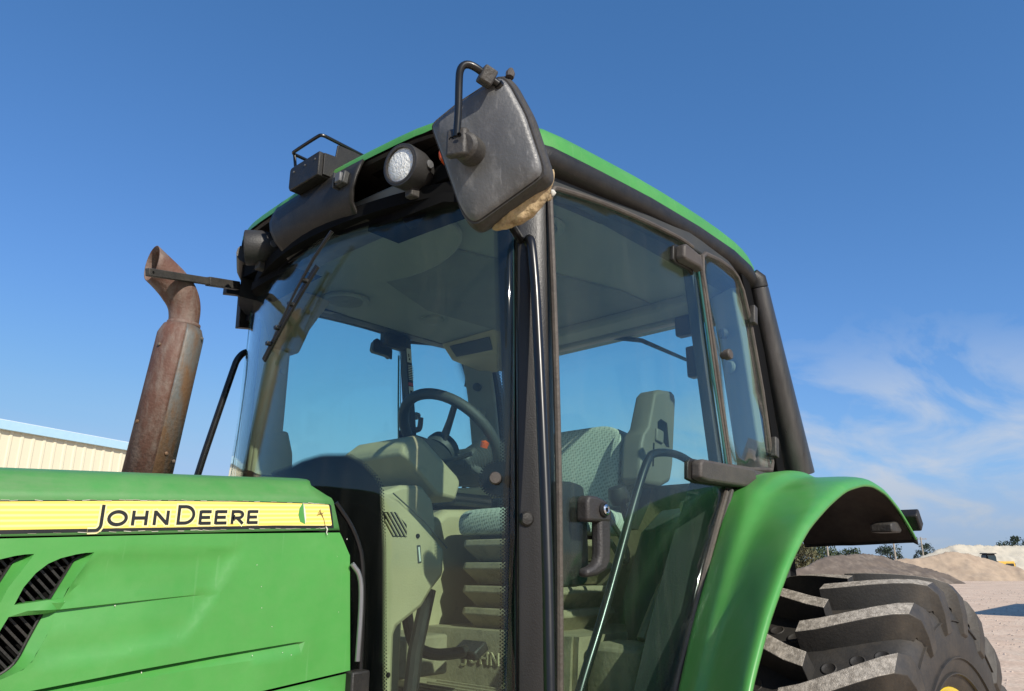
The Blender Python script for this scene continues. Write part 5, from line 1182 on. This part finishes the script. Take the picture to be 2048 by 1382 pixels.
# right mirror bracket, seen edge on
mr_ = None
ta, tb = V(.838, .452, 2.543), V(1.371, .722, 2.705)
ad = (tb - ta).normalized(); an = V(-ad.y, ad.x, 0).normalized(); au = an.cross(ad)
if au.z < 0: au = -au
def bar(t0, t1, w, h):
    g = G(); g.loft([[ta.lerp(tb, t) + an * a + au * b for a, b in ((-w, -h), (w, -h), (w, h), (-w, h))] for t in (t0, t1)]); return g
mr_ = obj('mirror_bracket', bar(0, .5, .009, .0125), CHARD, TR_, bevel=.002)
obj('arm_sleeve', bar(.47, .75, .012, .0155), CHARD, mr_, bevel=.002)
g = G(); g.prism([(1.235, 2.655), (1.235, 2.690), (1.30, 2.712), (1.385, 2.735), (1.39, 2.70), (1.33, 2.675), (1.325, 2.565), (1.36, 2.56), (1.36, 2.545), (1.30, 2.535), (1.296, 2.665)], lambda x, z, w: (x, .735 + w * .03, z)); obj('mount_plate', g, BLK, mr_, bevel=.003)
g = G(); g.box((1.365, .735, 2.61), (.075, .05, .095)); obj('mount_block', g, BLK, mr_, bevel=.004)
g = G(); g.tube([(1.362, .74, 2.76), (1.362, .74, 2.50)], .008, 8); obj('pivot_pin', g, CHAR, mr_)
g = G(); g.lathe([(.0045, 0), (.0045, .0098), (.0005, .0098)], ta.lerp(tb, .025), -an if an.y > 0 else an, 10); obj('pin_hole', g, VOID, mr_)

# ---------------- fenders and rear wheel
outer = [(1.36, 1.10), (1.44, 1.26), (1.50, 1.345), (1.546, 1.416), (1.658, 1.537), (1.815, 1.666), (1.948, 1.748), (2.118, 1.818), (2.275, 1.870), (2.440, 1.898), (2.543, 1.903), (2.674, 1.885), (2.800, 1.838), (2.885, 1.792), (2.935, 1.762), (2.955, 1.745)]
inner = [(1.63, 1.02), (1.72, 1.18), (1.770, 1.280), (1.817, 1.355), (1.900, 1.490), (2.010, 1.645), (2.085, 1.750), (2.170, 1.868), (2.330, 1.940), (2.480, 1.968), (2.580, 1.972), (2.700, 1.950), (2.815, 1.890), (2.890, 1.825), (2.935, 1.780), (2.955, 1.755)]
CX_, CZ_ = 2.62, .80
def fen(side):
    secs = []
    W2 = [(0, 0, 0), (.10, .004, 0), (.22, .012, 0), (.30, .014, 0), (.36, .008, 0), (.44, -.006, 0), (.55, -.004, 0), (.75, .004, 0), (.90, .006, 0), (.965, .002, 0), (.99, -.008, 0), (1.0, -.022, 0)]
    for (ox, oz), (ix, iz) in zip(outer, inner):
        row = []
        for t_, h_, _ in W2:
            x = ix + (ox - ix) * t_; z = iz + (oz + .020 - iz) * t_; yi = -.775 + .075 * min(1, max(0, (ox - 2.6) / .3)); y = yi + (-1.10 - yi) * (t_ if t_ < .99 else 1.0)
            d = V(x - CX_, 0, z - CZ_).normalized(); fade = 1.0 if ox < 2.8 else max(0.1, 1 - (ox - 2.8) / .17)
            p = V(x, y, z) + d * (h_ * (fade if h_ > -.007 else 1))
            row.append(V(p.x, p.y * -side, p.z))
        secs.append(row)
    rows = []
    for a, b_ in zip(secs, secs[1:]):
        rows.append(a); rows.append([p.lerp(q, .5) for p, q in zip(a, b_)])
    rows.append(secs[-1])
    g = G(); g.loft(rows, False, False)
    f = obj('rear_fender', g, GREEN, TR_, sub=1, ang=180, solid=.006)
    # inner liner
    g = G(); lr = [[p - V(p.x - CX_, 0, p.z - CZ_).normalized() * .016 for p in r_[:-2]] for r_ in secs]; g.loft(lr, False, False); obj('fender_liner', g, mat('fender_underside', (0.03, 0.02, 0.015), .85, dust=.1), f, ang=60)
    g = G(); end = secs[-1]; g.loft([[p + V(.004, 0, 0) for p in end[:-1]], [p + V(.004, 0, -.026) for p in end[:-1]]], False, False); obj('rear_lip', g, BLK, f, solid=.006)
    g = G(); g.prism([(2.80, 1.735), (2.80, 1.765), (2.885, 1.775), (2.915, 1.745), (2.90, 1.735)], lambda x, z, w: (x - .035, side * (1.075 - w * .07), z + .035)); obj('lamp_back', g, CHARD, f, bevel=.006)
    g = G(); g.box((2.93, side * 1.075, 1.815), (.045, .10, .065), Euler((0, R(-35), 0))); obj('tail_lamp', g, BLK, f, bevel=.006)
    return f
fen(-1); fen(1)

YC = -.985; RO = .838
hub = V(2.62, YC, .80)
def wheel():
    hw = .235
    prof_ = [(.50, -.185), (.52, -.215), (.58, -.242), (.66, -.250), (.72, -.243), (.745, -.230), (.758, -.205), (.766, -.15), (.772, -.07), (.774, 0), (.772, .07), (.766, .15), (.758, .205), (.745, .230), (.72, .243), (.66, .250), (.58, .242), (.52, .215), (.50, .185)]
    g = G(); g.lathe(prof_, hub, (0, 1, 0), 128, False); w = obj('rear_wheel', g, TYRE, TR_, ang=60)
    g = G(); rp = [(.505, -.19), (.52, -.205), (.515, -.212), (.495, -.205), (.47, -.17), (.45, -.12), (.445, .0), (.45, .12), (.47, .17), (.5, .205)]
    g.lathe(rp, hub, (0, 1, 0), 72, False); rim = obj('rim', g, RIM, w, ang=50)
    g = G(); g.lathe([(.445, -.03), (.36, -.05), (.25, -.02), (.12, -.02), (.115, -.09), (.06, -.10), (.0005, -.10)], hub, (0, 1, 0), 48); obj('wheel_disc', g, RIM, rim)
    # raised ring ribs on the side wall
    for r_, o_ in ((.555, -.236), (.60, -.2475), (.705, -.2475)):
        g = G(); n = 96; g.loft([[hub + V(math.cos(a) * (r_ + b), o_ + c, math.sin(a) * (r_ + b)) for b, c in ((-.003, .004), (-.0015, -.003), (.0015, -.003), (.003, .004))] for a in [2 * math.pi * k / n for k in range(n)]], False, cycle=True); obj('sidewall_rib', g, TYRE, w)
    # one lug: runs from the centre line to the shoulder and down the side wall, swept back
    N_ = 22; step = 2 * math.pi / N_
    def lug(s):
        # stations: (axial 0..1, sweep angle, outer radius, base radius, half width)
        st = [(-.025, .000, RO + .000, .762, .0250), (.03, .020, RO + .001, .762, .0265), (.10, .066, RO - .001, .762, .0280), (.16, .112, RO - .005, .758, .030), (.205, .150, RO - .011, .750, .0325), (.238, .182, RO - .022, .742, .035), (.257, .213, RO - .052, .74, .037), (.262, .228, RO - .105, .70, .036), (.258, .240, RO - .165, .655, .030)]
        top, bot, rings = [], [], []
        for y, a, ro, rb, wd in st:
            sk = .0 ; P = []
            for r_, k in ((rb, -1.28), (ro, -1), (ro, 1), (rb, 1.28)):
                ang = -a + k * wd / RO; yy = y if r_ == ro else (y if y < .2 else min(y, .236))
                P.append(V(math.cos(ang) * r_, -s * yy, math.sin(ang) * r_))
            rings.append(P)
        g = G(); g.loft(rings, True, True); me_faces = len(rings)
        return g
    for s in (1, -1):      # s = 1: the half towards the camera
        g = lug(s)
        me = bpy.data.meshes.new('lug'); me.from_pydata(g.v, [], g.f)
        bm = bmesh.new(); bm.from_mesh(me); bmesh.ops.recalc_face_normals(bm, faces=bm.faces); bm.faces.ensure_lookup_table()
        for f in bm.faces:
            rm = sum(math.hypot(v.co.x, v.co.z) for v in f.verts) / len(f.verts); ym_ = sum(abs(v.co.y) for v in f.verts) / len(f.verts)
            if len(f.verts) == 4 and min(math.hypot(v.co.x, v.co.z) for v in f.verts) > RO - .03 and ym_ < .236: f.material_index = 1
        bm.to_mesh(me); bm.free(); me.shade_smooth(); me.set_sharp_from_angle(angle=R(28))
        me.materials.append(TYRE); me.materials.append(TREAD)
        for k in range(N_):
            o = bpy.data.objects.new('lug', me); COL.objects.link(o); o.parent = w
            o.location = hub; th = -(k + (.5 if s < 0 else 0)) * step + .133
            # sweep: on the front of the tyre the centre end leads downwards
            o.rotation_euler = (0, th, 0)
            d = o.modifiers.new('b', 'BEVEL'); d.width = .0028; d.segments = 2; d.limit_method = 'ANGLE'; d.angle_limit = R(40)
    g = G(); g.lathe([(.021, -.002), (.021, .0035), (.018, .0045), (.017, .003), (.0005, .003)], (0, 0, .7708), (0, 0, 1), 14); me = bpy.data.meshes.new('tread_knob'); me.from_pydata(g.v, [], g.f); me.shade_smooth(); me.materials.append(TYRE)
    for k in range(N_):
        for s in (1, -1):
            for y, a in ((.06, -.185), (.125, -.235), (.18, -.275)):
                o = bpy.data.objects.new('tread_knob', me); COL.objects.link(o); o.parent = w; o.location = (hub.x, hub.y - s * y, hub.z)
                be = -(k + (.5 if s < 0 else 0)) * step + .133 + math.pi / 2 - a; dl_ = {.06: 0, .125: -.0045, .18: -.0095}[y]
                o.rotation_euler = (0, be, 0); o.location += V(math.sin(be), 0, math.cos(be)) * dl_
    return w
wheel()
g = G(); g.tube([(2.62, -1.0, .8), (2.62, 1.0, .8)], .12, 16); obj('rear_axle', g, DGREY, TR_)
g = G(); g.box((1.7, 0, .95), (2.0, .6, .55)); obj('transmission', g, VOID, TR_, bevel=.03)
# green corner of the step/tank lid poking in at the bottom edge
g = G(); g.loft([rr((1.155, -.80, z), X_, Y_, a, a) for z, a in ((1.30, .036), (1.416, .034), (1.424, .026))]); obj('step_rail_end', g, GREEN, TR_, bevel=.006, ang=40)
